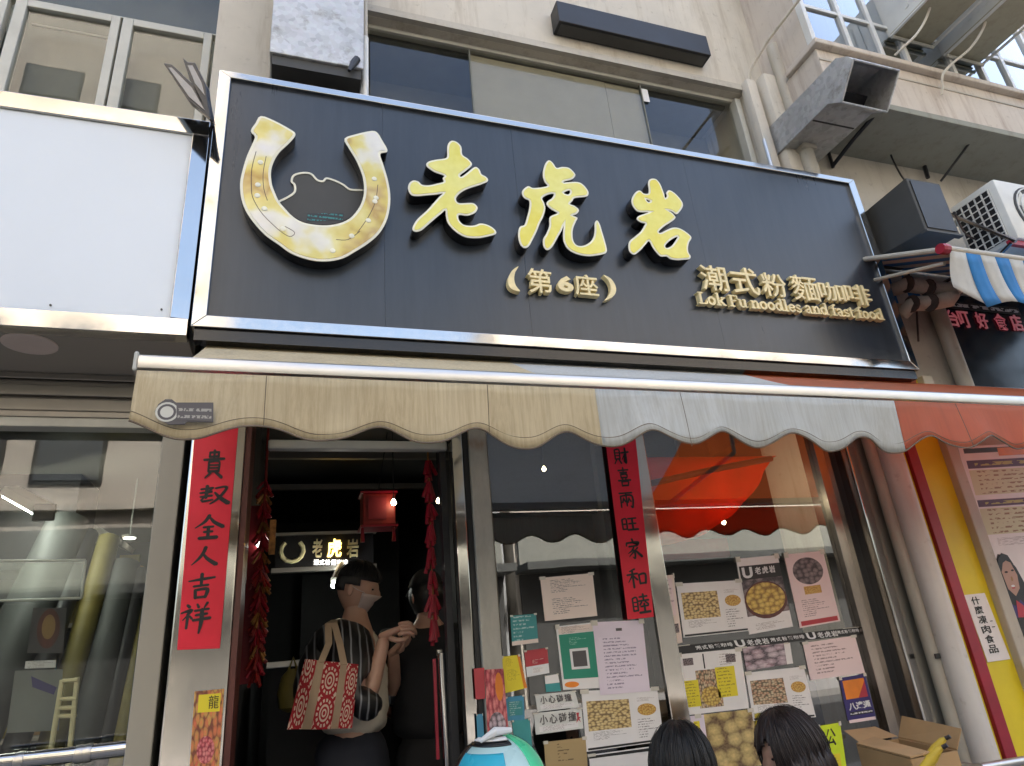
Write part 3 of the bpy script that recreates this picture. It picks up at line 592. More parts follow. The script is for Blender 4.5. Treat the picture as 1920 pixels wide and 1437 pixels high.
for c_ in txt:
    if c_ == ' ': xx += .42*ux; continue
    st, ad = slab(c_); mb = MB()
    for i, (pl, wd) in enumerate(st):
        if len(pl) > 5:
            # closed or open bowl: strip of short quads keeps the counter open
            for j in range(len(pl)-1):
                q = ribbon([(*pl[j], wd), (*pl[j+1], wd)]); mb.prism([Vector((xx+a.x*ux, YS-.03-.0002*(j % 2)-.0005*i, A0.z+a.y*hz)) for a in q], (0, .03, 0))
        else:
            mb.prism([Vector((xx+a.x*ux, YS-.03-.0005*i, A0.z+a.y*hz)) for a in ribbon([(*q, wd) for q in pl], 4)], (0, .03, 0))
    mb.build('letter', 'gold_letter', bs); xx += ad*ux
# ------------------------------------------------------------------ the awning
aw = thing('shop_awning', 'faded cream, white and orange shop awning with scalloped edge over the doorway', 'awning', (1.5, 2.4, 2.5))
bx0 = at(262, 680, YB).x; bx1 = 4.6; bzt = at(600, 683, YB).z; bzb = at(600, 712, YB).z; bzc = (bzt+bzb)/2
mb = MB(); prof = [(-.030, -.018), (-.034, .0), (-.030, .016), (-.016, .026), (.006, .028), (.03, .022), (.034, -.012), (.02, -.022)]
n = len(prof); mb.prism([Vector((bx0, YB+.012+a, bzc+b*.95)) for a, b in prof], (bx1-bx0, 0, 0)); mb.build('front_bar', 'aluminium', aw, smooth=True)
B('bar_cap', 'frame_white', aw, (bx0-.012, bx0-.0005, YB-.02, YB+.046, bzc-.026, bzc+.029), bevel=.006)
b1, b2 = at(1115, 760, YB).x, at(1681, 790, YB).x
yr, zr = 2.56, at(600, 662, 2.56).z
lows = [-.266, .084, .367, .647, .919, 1.205, 1.475, 1.779, 2.086, 2.395]; 
while lows[-1] < 4.6: lows.append(lows[-1]+.30)
zl, zh = at(800, 836, YB).z, at(890, 807, YB).z
def vz(x):
    if x <= lows[0]: t = (lows[0]-x)/.15; return zl + (zh+.012-zl)*.5*(1-math.cos(math.pi*min(1, t)))
    for a, b in zip(lows, lows[1:]):
        if a <= x <= b: t = (x-a)/(b-a); return zl + (zh-zl)*(.5*(1-math.cos(2*math.pi*t)))**1.15
    return zl
def vy(x, s): return YB - .014 + .010*math.sin(x*9.3+1)*s + .009*math.sin(x*21+2.2)*s*s + .012*s*math.sin(x*4.1) + .004*math.sin(x*47)*s*s
def valance(x0, x1, mat):
    mb = MB(); N = int((x1-x0)/.012)+1; K = 6
    for i in range(N+1):
        x = x0+(x1-x0)*i/N; zb_ = vz(x)
        for k in range(K+1): s = k/K; mb.v.append((x, vy(x, s), bzb-.001+(zb_+.006*math.sin(x*5.3+.7)+.004*math.sin(x*17)-bzb)*s))
    for i in range(N):
        for k in range(K): a = i*(K+1)+k; mb.f.append((a, a+1, a+K+2, a+K+1))
    o = mb.build('valance', mat, aw, smooth='all'); md = o.modifiers.new('thickness', 'SOLIDIFY'); md.thickness = .0022
    e = MB().tube([(x0+(x1-x0)*i/N, vy(x0+(x1-x0)*i/N, 1)-.001, vz(x0+(x1-x0)*i/N)+.006*math.sin((x0+(x1-x0)*i/N)*5.3+.7)+.004*math.sin((x0+(x1-x0)*i/N)*17)) for i in range(N+1)], .003, 6); e.build('piping', 'piping_brown', o, smooth=True)
    st = MB().tube([(x0+(x1-x0)*i/N, vy(x0+(x1-x0)*i/N, .86)-.0022, bzb-.001+(vz(x0+(x1-x0)*i/N)-bzb)*.86) for i in range(N+1)], .0011, 5); st.build('hem_stitching', 'piping_brown', o)
    for q in range(int((x1-x0)/.62)):
        x = x0+.31+q*.62; MB().tube([(x, vy(x, s)-.0022, bzb-.002+(vz(x)-bzb)*s) for s in [k/8 for k in range(9)]], .0012, 5).build('seam', 'piping_brown', o)
    return o
simple('piping_brown', (.16,.12,.08), .7)
for x0, x1, mt in ((bx0, b1, 'fabric_cream'), (b1, b2, 'fabric_white'), (b2, bx1, 'fabric_orange')):
    v_ = valance(x0, x1, mt)
    # roof of the awning: sloping sheet with a little sag, from the roller to the bar
    mb = MB(); K = 10; N = 8; xa, xb = max(x0, bx0+.05), x1
    for i in range(N+1):
        for k in range(K+1):
            t = k/K; mb.v.append((xa+(xb-xa)*i/N, yr-.05+(YB+.02-yr+.05)*t, zr-.02+(bzt-.004-zr+.02)*t - .025*math.sin(math.pi*t)))
    for i in range(N):
        for k in range(K): a = i*(K+1)+k; mb.f.append((a, a+1, a+K+2, a+K+1))
    mb.build('awning_sheet', mt, aw, smooth='all')
    xa2 = max(xa, at(372, 650, yr-.06).x); xe = min(xb, at(1722, 720, yr-.06).x)
    if xe > xa2: MB().tube([(xa2, yr, zr), (xe, yr, zr)], .055, 16).build('fabric_roll', mt, aw, smooth=True)
for x in (.55, 2.2): MB().tube([(x, 2.62, zr-.12), (x+.32, 2.2, zr-.22), (x+.05, YB+.06, bzc-.01)], .014, 8).build('folding_arm', 'frame_white', aw, smooth=True)
B('wall_bracket', 'dark_grey', aw, (-.25, 3.3, 2.64, 2.70, zr-.1, zr-.03))
bd = [(290,772),(297,758),(310,749),(322,749),(330,755),(400,755),(400,792),(350,791),(346,796),(316,796),(303,789),(293,781)]
yb_ = YB-.050
k_ = cut_shape('maker_badge', [[(at(a, b, yb_).x, at(a, b, yb_).z) for a, b in bd]], yb_, .003, 'ink_grey', aw, smooth=0); 
for rr, mt in ((.026, 'frame_white'), (.021, 'ink_grey'), (.015, 'frame_white')):
    p = at(313, 773, yb_); MB().lathe((p.x, yb_-.0008-(.03-rr)*.03, p.z), [(rr, 0), (rr, .0006)], 18, 'y').build('badge_ring', mt, k_)
a, b, c = at(331, 788, yb_), at(397, 790, yb_), at(331, 762, yb_)
q = MB().quad(*[Vector((p.x, yb_-.001, p.z)) for p in (a, b, c+(b-a), c)]); q.build('badge_print', 'rows_badge', k_, uv=lambda v: ((v.x-a.x)/(b.x-a.x), (v.z-a.z)/(c.z-a.z)))
# ------------------------------------------------------------------ ducts, lamps and pipes on the old building
def ln(a, b, ya, yb=None): return (at(*a, ya), at(*b, ya if yb is None else yb))
vd = thing('vertical_duct', 'grimy galvanised duct hanging in front of the wall above the black sign', 'duct', (.05, 2.5, 4.4))
dx0, dx1 = at(508, 60, 2.46).x, at(682, 80, 2.46).x; dzb = at(590, 112, 2.46).z
B('duct_shell', 'galvanised', vd, (dx0, dx1, 2.46, 2.695, dzb, 7.5), bevel=.004)
B('duct_collar', 'dark_grey', vd, (dx0+.012, dx1-.012, 2.475, 2.69, dzb-.06, dzb-.0005)); B('seam', 'galvanised', vd, (dx0-.004, dx1+.004, 2.455, 2.70, dzb+.62, dzb+.65), (dx0-.004, dx1+.004, 2.455, 2.70, dzb+1.5, dzb+1.53), bevel=.003)
p = at(664, 118, 2.455); MB().tube([p+Vector((.015,0,.03)), p, p+Vector((-.025,-.02,-.08))], [.018,.02,.008], 8).build('bracket_hook', 'black_paint', vd, smooth=True)
pp = thing('thin_white_pipe', 'thin white pipe standing between the duct and the long window', 'pipe', tuple(at(682, 165, 2.5))); a, b = at(683, 168, 2.52), at(688, 72, 2.52)
MB().tube([(a.x+.005, 2.52, 3.5), (a.x+.005, 2.52, b.z), ], .017, 10).build('pipe', 'frame_bright', pp, smooth=True); MB().tube([(a.x+.005, 2.52, b.z), (a.x+.005, 2.52, b.z+.9)], .013, 8).build('upper_pipe', 'wall_side', pp, smooth=True)
lb = thing('black_light_bar', 'long black lamp housing fixed to the cream wall above the window', 'lamp', tuple(at(1180, 60, 2.66)))
a, b, c, d = at(1043, 8, 2.66), at(1325, 72, 2.66), at(1326, 105, 2.66), at(1045, 46, 2.66); x0, x1 = (a.x+d.x)/2, (b.x+c.x)/2; z1, z0 = (a.z+b.z)/2, (c.z+d.z)/2
B('housing', 'black_paint', lb, (x0, x1, 2.64, 2.748, z0, z1), bevel=.004); B('diffuser', 'dark_grey', lb, (x0+.02, x1-.02, 2.66, 2.735, z0-.004, z0-.0005))
for x in (x0+.16, x1-.1): MB().tube([(x, 2.69, z1), (x, 2.70, z1+.03), (x+.01, 2.748, z1+.045)], .009, 6).build('bracket', 'rust_steel', lb)
fl = thing('floodlight_pair', 'pair of slim black floodlights splayed on an arm between the two signs', 'floodlight', tuple(at(398, 232, F)))
Yq = 2.30
for pts, fc in (([(306,118),(322,121),(366,162),(398,226),(352,188)], [(316,128),(322,128),(360,166),(384,208),(354,182)]), ([(342,108),(352,117),(365,117),(386,160),(389,185),(396,222),(372,185),(356,150)], [(352,124),(361,124),(378,156),(384,180),(366,158)])):
    P_ = [at(x, y, Yq) for x, y in pts]; h = MB().prism(P_, (.012, .035, .004)).build('lamp_head', 'black_gloss', fl, bevel=.003)
    MB().prism([at(x, y, Yq)+Vector((0, -.003, 0)) for x, y in fc], (0, .002, 0)).build('lamp_glass', 'shutter_metal', h)
a = at(397, 226, Yq+.01); MB().tube([a, at(399, 236, F), at(393, 300, F+.02)], .008, 8).build('arm', 'black_paint', fl, smooth=True)
# galvanised outlet duct on the right
XD = 2.975; wD = .345
gd = thing('outlet_duct', 'open ended galvanised air duct jutting out above the right end of the black sign', 'duct', (XD+.17, 2.7, 4.3))
prof = [atX(*q, XD) for q in ((1600,112),(1588,106),(1566,110),(1520,160))]; zt = prof[-1].z + .01; prof.append(Vector((XD, 2.9, zt+.03)))
bot = [atX(*q, XD) for q in ((1578,192),(1552,195))]; bot.append(Vector((XD, 2.9, bot[-1].z+.02)))
side = prof + bot[::-1]; off = Vector((wD, 0, 0))
for nm, k in (('duct_side', 0), ('duct_side', 1)): MB().prism([q+off*k for q in side], (.004*(1-2*k), 0, 0)).build(nm, 'galvanised', gd)
mb = MB()
for a, b in zip(prof, prof[1:]): mb.prism([a+Vector((.005,0,0)), b+Vector((.005,0,0)), b+off-Vector((.005,0,0)), a+off-Vector((.005,0,0))], (0, .002, -.004))
mb.build('duct_top', 'galvanised', gd); mb = MB()
for a, b in zip(bot, bot[1:]): mb.prism([a+Vector((.005,0,0)), b+Vector((.005,0,0)), b+off-Vector((.005,0,0)), a+off-Vector((.005,0,0))], (0, .002, .004))
mb.build('duct_bottom', 'galvanised', gd)
f0, f1 = prof[0], bot[0]; mb = MB()
for a, b in ((f0, f0+off), (f0+off, f1+off), (f1+off, f1), (f1, f0)): mb.tube([a, b], .007, 6)
mb.build('mouth_flange', 'galvanised', gd); MB().prism([q+Vector((0, .22, dz_)) for q, dz_ in ((f0+Vector((.01,0,0)), .02), (f0+off-Vector((.01,0,0)), .02), (f1+off-Vector((.01,0,0)), .075), (f1+Vector((.01,0,0)), .075))], (0, .01, 0)).build('duct_baffle', 'black_paint', gd)
for q in (at(1432, 262, 2.6),): MB().tube([q, q+Vector((0, 0, -.5))], .012, 8).build('support', 'aluminium', gd)
# down pipes beside the pilaster
p1 = thing('rain_pipe', 'white rain pipe running down beside the moulded pilaster at the top', 'pipe', tuple(at(1470, 150, 2.6)))
X = at(1468, 150, 2.6).x; MB().tube([(X, 2.6, 3.9), (X, 2.6, 5.3)], .046, 14).build('pipe', 'pipe_cream', p1, smooth=True)
B('pipe_collar', 'pipe_cream', p1, (X-.055, X+.055, 2.545, 2.655, 4.35, 4.40), bevel=.015, smooth=True)
# ------------------------------------------------------------------ neighbouring building on the right with its closed balcony
nb = thing('corner_building', 'cream building with a closed balcony at the top right', 'building', (4.8, 3, 0))
YBL = 2.28; bx = at(1530, 95, YBL).x; bzb_ = at(1800, 237, YBL).z; bzs = at(1800, 158, YBL).z
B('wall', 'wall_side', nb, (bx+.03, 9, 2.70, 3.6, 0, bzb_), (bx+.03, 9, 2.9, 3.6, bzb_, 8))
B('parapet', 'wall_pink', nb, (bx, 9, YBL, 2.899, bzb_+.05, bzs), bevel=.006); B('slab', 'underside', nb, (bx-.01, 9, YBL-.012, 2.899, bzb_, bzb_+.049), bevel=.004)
B('sill', 'wall_pink', nb, (bx-.03, 9, YBL-.045, YBL+.25, bzs+.001, bzs+.045), bevel=.008); B('groove', 'wall_side', nb, (bx, 5.0, YBL-.006, YBL-.0005, bzs-.10, bzs-.085))
B('side_wall', 'wall_pink', nb, (bx+.02, bx+.06, YBL+.06, 2.899, bzs+.046, 6.4))
wf = B('window', 'frame_bright', nb, *[(x, x+.035, YBL+.01, YBL+.06, bzs+.046, 6.4) for x in (bx+.02, bx+.34, bx+.62, bx+.86, bx+1.30, bx+1.62, bx+1.9, bx+2.3)], (bx+.06, bx+2.3, YBL+.015, YBL+.055, bzs+.42, bzs+.45), (bx+.06, bx+2.3, YBL+.015, YBL+.055, bzs+.047, bzs+.075), bevel=.003)
for i, (x0, x1) in enumerate(((.055,.34),(.375,.62),(.655,.86),(.895,1.30),(1.335,1.62),(1.655,1.9),(1.935,2.3))): B('pane', 'tint_glass', wf, (bx+x0+.001, bx+x1-.001, YBL+.03, YBL+.036, bzs+.076, 6.4))
B('room_back', 'room_grey', nb, (bx+.07, 6, 2.7, 2.75, bzs+.05, 6.4)); B('curtain', 'white_cloth', nb, (bx+.36, bx+.6, YBL+.12, YBL+.13, bzs+.18, 6.3)); B('curtain', 'blue_cloth', nb, (bx+.08, bx+.3, YBL+.16, YBL+.17, bzs+.05, 6.3)); B('curtain', 'paper_lilac', nb, (bx+1.35, bx+1.75, YBL+.12, YBL+.13, bzs+.05, 6.3))
def window_ac(q_r, q_l, label, cable):
    r_, l_ = at(*q_r, YBL), at(*q_l, YBL); t = thing('window_air_conditioner', label, 'air conditioner', (r_.x, YBL, r_.z), 'air conditioners in the balcony windows')
    x0, x1, z = l_.x, r_.x, r_.z
    B('casing', 'ac_white', t, (x0, x1, 1.62, YBL+.3, z+.012, z+.42), bevel=.01); B('base_plate', 'ac_bottom', t, (x0-.012, x1+.012, 1.60, YBL+.005, z, z+.0115), bevel=.002)
    for x in (x0-.02, x1+.02): MB().tube([(x, YBL+.005, z-.02), (x, 1.62, z-.02)], .011, 6).build('support_bar', 'frame_bright', t)
    MB().tube([(x0-.02, YBL-.005, z-.03), (x1+.02, YBL-.005, z-.03)], .012, 6).build('support_bar', 'frame_white', t)
    for i in range(7): B('louvre', 'ac_white', t, (x0-.004, x0-.0005, 1.75+i*.06, 1.78+i*.06, z+.08, z+.36))
    hz_ = thing('drain_hose', cable[0], 'hose', tuple(at(*cable[1][-1], cable[2][-1]))); MB().tube(smooth_path([at(*a, y) for a, y in zip(cable[1], cable[2])]), .0085, 8).build('hose', 'cable_white', hz_, smooth=True)
window_ac((1742, 84), (1672, 62), 'window air conditioner seen from below, left one of the two', ('white drain hose hanging from the left window air conditioner', [(1752,-40),(1742,20),(1722,60),(1695,88),(1678,104)], [2.0,2.05,2.1,2.18,2.24]))
window_ac((1836, 117), (1772, 95), 'window air conditioner seen from below, right one of the two', ('white drain hose curving down onto the balcony wall', [(1850,30),(1843,55),(1820,90),(1785,120),(1768,140),(1767,165),(1766,178)], [2.0,2.02,2.08,2.16,2.2,2.24,2.262]))
sb = thing('slab_bracket', 'black angle bracket under the balcony beside the duct', 'bracket', tuple(at(1560, 312, 2.68)), 'black brackets under the balcony')
MB().tube([at(1561, 312, 2.68), at(1600, 262, 2.5), at(1642, 214, 2.34)], .014, 6).build('bar', 'black_paint', sb); MB().tube([at(1553, 285, 2.68), at(1562, 314, 2.68)], .012, 6).build('stay', 'black_paint', sb)
sb = thing('slab_bracket', 'black forked bracket under the balcony above the grey hood', 'bracket', tuple(at(1735, 310, 2.68)), 'black brackets under the balcony')
MB().tube([at(1733, 310, 2.66), at(1790, 278, 2.5), at(1850, 246, 2.33)], .014, 6).build('bar', 'black_paint', sb); MB().tube([at(1732, 308, 2.66), at(1740, 334, 2.66)], .014, 6).build('stay', 'black_paint', sb); MB().tube([at(1764, 340, 2.6), at(1818, 268, 2.4)], .009, 6).build('stay', 'black_paint', sb)
# grey hood
YH = 2.22; hd = thing('extractor_hood', 'dark grey metal extractor box below the balcony', 'extractor', tuple(at(1720, 440, 2.4)))
a, b, c, d = at(1722, 343, YH), at(1790, 345, YH), at(1770, 440, YH), at(1712, 425, YH); x0, x1 = (a.x+d.x)/2, (b.x+c.x)/2; z1, z0 = (a.z+b.z)/2, (c.z+d.z)/2
MB().hexa([(x0, YH, z0), (x1, YH, z0), (x1+.02, 2.66, z0+.03), (x0-.02, 2.66, z0+.03), (x0, YH, z1), (x1, YH, z1), (x1+.02, 2.66, z1-.03), (x0-.02, 2.66, z1-.03)]).build('casing', 'dark_grey', hd, bevel=.006)
B('face', 'black_paint', hd, (x0+.02, x1-.02, YH-.006, YH-.0005, z0+.02, z1-.02)); B('lip', 'dark_grey', hd, (x0-.008, x1+.008, YH-.012, YH+.02, z0-.012, z0-.0005))
# outdoor air conditioner
YA = 2.15; oc = thing('outdoor_air_conditioner', 'white outdoor air conditioner on a red steel frame at the right edge', 'air conditioner', tuple(at(1890, 465, YA)))
a, d = at(1868, 336, YA), at(1903, 445, YA); x0 = (a.x+d.x)/2; z1, z0 = a.z, d.z; y2 = YA+.30
B('casing', 'ac_white', oc, (x0, x0+.85, YA, y2, z0, z1), bevel=.015, smooth=True)
B('grille_back', 'black_paint', oc, (x0-.003, x0-.0005, YA+.045, y2-.02, z0+.03, z1-.05))
mb = MB()
for i in range(6): mb.box(x0-.012, x0-.0035, YA+.045+i*.0455, YA+.052+i*.0455, z0+.03, z1-.05)
mb.build('grille_bar', 'ac_white', oc); mb = MB()
for i in range(9): z_ = z0+.03+i*(z1-z0-.085)/8; mb.box(x0-.0145, x0-.0125, YA+.045, y2-.022, z_, z_+.007)
mb.build('grille_bar', 'ac_white', oc)
cx, cz_ = x0+.28, (z0+z1)/2
for r_ in (.06, .10, .14, .175):
    mb = MB(); mb.tube([(cx+r_*math.cos(i*math.pi/14), YA-.012, cz_+r_*math.sin(i*math.pi/14)) for i in range(29)], .0045, 6); mb.build('fan_guard_ring', 'ac_white', oc, smooth=True)
MB().lathe((cx, YA-.003, cz_), [(.19, 0), (.19, .0025)], 28, 'y').build('fan_opening', 'dark_grey', oc)
for i in range(3): an = i*2.094; MB().prism([Vector((cx, YA-.006, cz_)), Vector((cx+.17*math.cos(an), YA-.006, cz_+.17*math.sin(an))), Vector((cx+.17*math.cos(an+.8), YA-.005, cz_+.17*math.sin(an+.8)))], (0, .002, 0)).build('fan_blade', 'ac_white', oc)
for y_ in (YA+.02, y2-.03): B('frame_rail', 'maroon_paint', oc, (x0-.05, x0+.9, y_, y_+.025, z0-.035, z0-.003))
MB().tube([(x0-.04, y2+.02, z1-.02), (x0-.04, YA, z0-.03)], .012, 6).build('frame_bar', 'steel_brown', oc); MB().tube([(x0-.05, YA+.02, z0-.03), (x0-.05, 2.69, z0-.2)], .012, 6).build('frame_bar', 'steel_brown', oc); MB().tube([(x0-.05, y2, z0-.03), (x0-.05, 2.69, z0-.03)], .012, 6).build('frame_bar', 'steel_brown', oc)
cd = thing('conduit_pipe', 'grey conduit slanting from the wall up to the outdoor air conditioner', 'pipe', tuple(at(1755, 455, 2.6))); MB().tube([at(1752, 458, 2.62), at(1790, 422, 2.5), at(1832, 370, 2.4)], .019, 8).build('pipe', 'wall_side', cd, smooth=True)
# ------------------------------------------------------------------ blue striped awning and the dark shop sign below it
YA2 = 2.0; ba = thing('striped_awning', 'small blue and white striped awning of the right shop', 'awning', tuple(at(1772, 467, YA2)))
A_ = at(1773, 468, YA2); ax = A_.x; az = A_.z; E_ = atX(1660, 482, ax); slope = (E_.z-az)/(E_.y-YA2); zb2 = az+slope*(2.69-YA2)
MB().tube([(ax, YA2, az), (6.5, YA2, az)], .021, 10).build('front_pole', 'pipe_cream', ba, smooth=True); MB().tube([(ax, YA2, az), (ax, 2.69, zb2)], .014, 8).build('side_pole', 'pipe_cream', ba, smooth=True)
MB().tube([(ax+.03, YA2+.05, az-.05), (ax+.03, 2.69, zb2-.17)], .011, 8).build('side_pole', 'pipe_cream', ba, smooth=True); MB().lathe((ax-.02, YA2, az), [(.028, -.02), (.03, 0), (.028, .03)], 10, 'x').build('pole_joint', 'maroon_paint', ba)
zlo = at(1800, 562, YA2).z; sw = .105
for i in range(20):
    x0 = ax+.01+i*sw; mt = 'white_cloth' if i % 2 == 0 else 'blue_cloth'; mb = MB(); K = 6
    for j in range(4):
        x = x0+sw*j/3; drop = (zlo-az)*(.9+.1*math.cos((x-ax)*10.5)) if i > 0 else (zlo-az)*(.62+.25*j/3)
        for k in range(K+1): s_ = k/K; mb.v.append((x+.10*s_*(1 if i else j/3), YA2-.012+.05*math.sin(s_*1.6)+.012*math.sin(x*14)*s_, az-.015+drop*s_))
    for j in range(3):
        for k in range(K): q = j*(K+1)+k; mb.f.append((q, q+1, q+K+2, q+K+1))
    o = mb.build('valance_stripe', mt, ba, smooth='all'); o.modifiers.new('t', 'SOLIDIFY').thickness = .002
    mb = MB().slab((x0, YA2, az+.018), (x0+sw-.001, YA2, az+.018), (x0+sw-.001, 2.69, zb2+.018), (x0, 2.69, zb2+.018), .0); mb = MB(); mb.hexa([(x0, YA2, az+.018), (x0+sw-.001, YA2, az+.018), (x0+sw-.001, 2.69, zb2+.018), (x0, 2.69, zb2+.018), (x0, YA2, az+.020), (x0+sw-.001, YA2, az+.020), (x0+sw-.001, 2.69, zb2+.020), (x0, 2.69, zb2+.020)]); mb.build('roof_stripe', mt, ba)
    if i < 7: B('back_stripe', mt, ba, (x0, x0+sw-.001, 2.66, 2.664, zb2-.26, zb2-.05))
for pts, lab in (([(1672,545),(1700,533),(1740,540),(1790,545),(1800,540)], 'upper rag wrapped pipe under the striped awning'), ([(1690,592),(1710,570),(1745,568),(1780,560),(1792,552)], 'lower rag wrapped pipe bundle under the striped awning')):
    wp = thing('wrapped_pipe', lab, 'pipe', tuple(at(*pts[0], 2.62)), 'rag wrapped pipes'); mb = MB().tube([at(*q, 2.62-.06*i) for i, q in enumerate(pts)], [.04,.05,.048,.045,.03], 10)
    mb.v = [tuple(Vector(v)+Vector((mnoise.noise(Vector(v)*25), mnoise.noise(Vector(v)*25+Vector((5,0,0))), mnoise.noise(Vector(v)*25+Vector((0,9,0)))))*.014) for v in mb.v]; mb.build('wrapping', 'wall_pink', wp, smooth='all')
    for i in (1, 2): q = at(*pts[i], 2.60-.06*i); MB().lathe(tuple(q), [(.052, -.006), (.055, 0), (.052, .006)], 12, 'x').build('wire_tie', 'rust_steel', wp)
vp = thing('wall_pipe', 'greenish grey wall pipe left of the dark shop sign', 'pipe', tuple(at(1806, 728, 2.64))); a, b = at(1757, 570, 2.64), at(1808, 728, 2.64); X = (a.x+b.x)/2
MB().tube([(X, 2.64, a.z+.1), (X, 2.64, 2.6)], .045, 14).build('pipe', 'pipe_cream', vp, smooth=True)
ds = thing('dark_shop_sign', 'dark shop sign with dim red characters under the striped awning', 'signboard', tuple(at(1850, 720, 2.66))); X0 = at(1772, 600, 2.66).x+.0; zt_, zb_ = at(1850, 560, 2.66).z, at(1850, 727, 2.66).z
B('panel', 'black_gloss', ds, (X0, 6.5, 2.66, 2.695, zb_, zt_)); B('frame_strip', 'aluminium', ds, (X0, 6.5, 2.64, 2.695, zb_-.03, zb_-.001), bevel=.003)
for i, (s_, xa) in enumerate(zip('台叮好食店', (1777, 1800, 1833, 1868, 1898))):
    lb_, rb_, lt_ = at(xa+3, 612+i*2.2, 2.655), at(xa+25, 616+i*2.2, 2.655), at(xa, 582+i*2.2, 2.655); lt_.x = lb_.x; rb_.z = lb_.z; fit_text('character', s_, lb_, rb_, lt_, .006, 'red_led', ds, .012)
a = at(1768, 570, 2.655); b = at(1910, 580, 2.655); mb = MB().quad((a.x, 2.654, a.z-.03), (b.x, 2.654, a.z-.03), (b.x, 2.654, a.z+.03), (a.x, 2.654, a.z+.03)); mb.build('small_print', 'rows_black', ds, uv=lambda v: ((v.x-a.x)/(b.x-a.x), (v.z-a.z+.03)/.06))
# ------------------------------------------------------------------ the shop front
sf = thing('storefront', 'stainless steel and glass shop front with open doorway', 'shop front', (1.2, G, 0))
XL = -.30
tx0, tx1 = at(270, 1128, 2.68).x, at(319, 1128, 2.68).x; B('tan_pillar', 'tan_panel', sf, (tx0, tx1-.004, 2.66, 3.1, 0, 2.9), bevel=.004)
ex0, ex1 = at(325, 1130, 2.63).x, at(438, 1130, 2.63).x; B('steel_pillar', 'steel_pillar', sf, (ex0+.004, ex1, 2.63, 2.95, 0, 2.85), bevel=.006)
B('wood_jamb', 'wood_red', sf, (ex1+.002, ex1+.022, 2.64, 2.9, 0, 2.6))
def post(name, mat, pa, pb, Y, y2, w=None, zt=2.62, par=sf, bv=.004): x0, x1 = at(*pa, Y).x, at(*pb, Y).x; return B(name, mat, par, (x0, x1, Y, y2, 0, zt), bevel=bv)
post('door_post', 'mirror_steel', (856, 1000), (876, 1000), 2.69, 2.76); post('dark_gap_strip', 'black_paint', (877, 1000), (889, 1000), 2.70, 2.78); rp = post('rusty_post', 'rusty_post', (890, 1000), (925, 1000), 2.68, 2.78)  # black strip between door post and rusty post stands for the dark gap there
gx0 = at(926, 1000, G).x; mx0, mx1 = at(1205, 1000, 2.685).x, at(1237, 1000, 2.685).x
B('mullion', 'steel_pillar', sf, (mx0, mx1, 2.685, 2.78, .7, 2.62), bevel=.004); B('dark_reflection_strip', 'room_ceiling', sf, (mx0-.17, mx0-.10, 2.715, 2.76, .7, 2.62))  # dark strip behind the glass stands in for a reflection left of the banner
fx0, fx1 = at(1556, 960, 2.68).x, at(1606, 960, 2.68).x
B('glass_pane', 'shop_glass', sf, (gx0, mx0-.001, G, G+.008, .76, 2.6)); B('glass_pane', 'shop_glass', sf, (mx1+.001, fx0-.001, G, G+.008, .76, 2.6))
B('frame_post', 'steel_brown', sf, (fx0, fx0+.055, 2.67, 2.78, 0, 2.62), (fx0+.06, fx0+.10, 2.685, 2.78, 0, 2.62), bevel=.003); B('dark_gap', 'black_paint', sf, (fx0+.101, fx1+.05, 2.69, 2.78, 0, 2.62))
qx0, qx1 = at(1622, 960, 2.60).x, at(1690, 960, 2.60).x; B('steel_pillar', 'steel_pillar', sf, (qx0, qx1+.03, 2.60, 2.80, 0, 2.62), bevel=.006)
B('sill', 'steel_brushed', sf, (gx0, fx0-.002, 2.66, 2.80, .70, .755), bevel=.004); B('stall_riser', 'steel_brushed', sf, (gx0, fx0-.002, 2.70, 2.78, 0, .699)); B('head_rail', 'steel_brown', sf, (gx0, fx0, 2.68, 2.79, 2.601, 2.66))
p = at(650, 834, 2.76); B('shutter_rail', 'frame_white', sf, (ex1+.08, at(838, 835, 2.76).x, 2.75, 2.80, p.z-.022, p.z+.018), bevel=.008)
# inside of the shop
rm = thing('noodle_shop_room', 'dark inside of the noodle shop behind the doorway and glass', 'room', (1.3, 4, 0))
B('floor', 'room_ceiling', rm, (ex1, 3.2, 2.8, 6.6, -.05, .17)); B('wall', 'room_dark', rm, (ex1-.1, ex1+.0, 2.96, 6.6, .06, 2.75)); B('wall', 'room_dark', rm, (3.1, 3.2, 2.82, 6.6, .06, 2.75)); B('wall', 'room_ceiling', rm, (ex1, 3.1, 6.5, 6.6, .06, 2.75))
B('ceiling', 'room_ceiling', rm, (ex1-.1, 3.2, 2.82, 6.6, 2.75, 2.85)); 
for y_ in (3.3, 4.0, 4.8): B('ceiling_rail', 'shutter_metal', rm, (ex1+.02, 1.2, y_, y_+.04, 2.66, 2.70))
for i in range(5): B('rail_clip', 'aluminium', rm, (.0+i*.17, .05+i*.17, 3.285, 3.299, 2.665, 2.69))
B('partition', 'room_dark', rm, (.98, 1.02, 3.5, 6.4, .06, 2.74)); B('back_panel', 'room_ceiling', rm, (.1, .9, 5.9, 5.95, .9, 2.2))
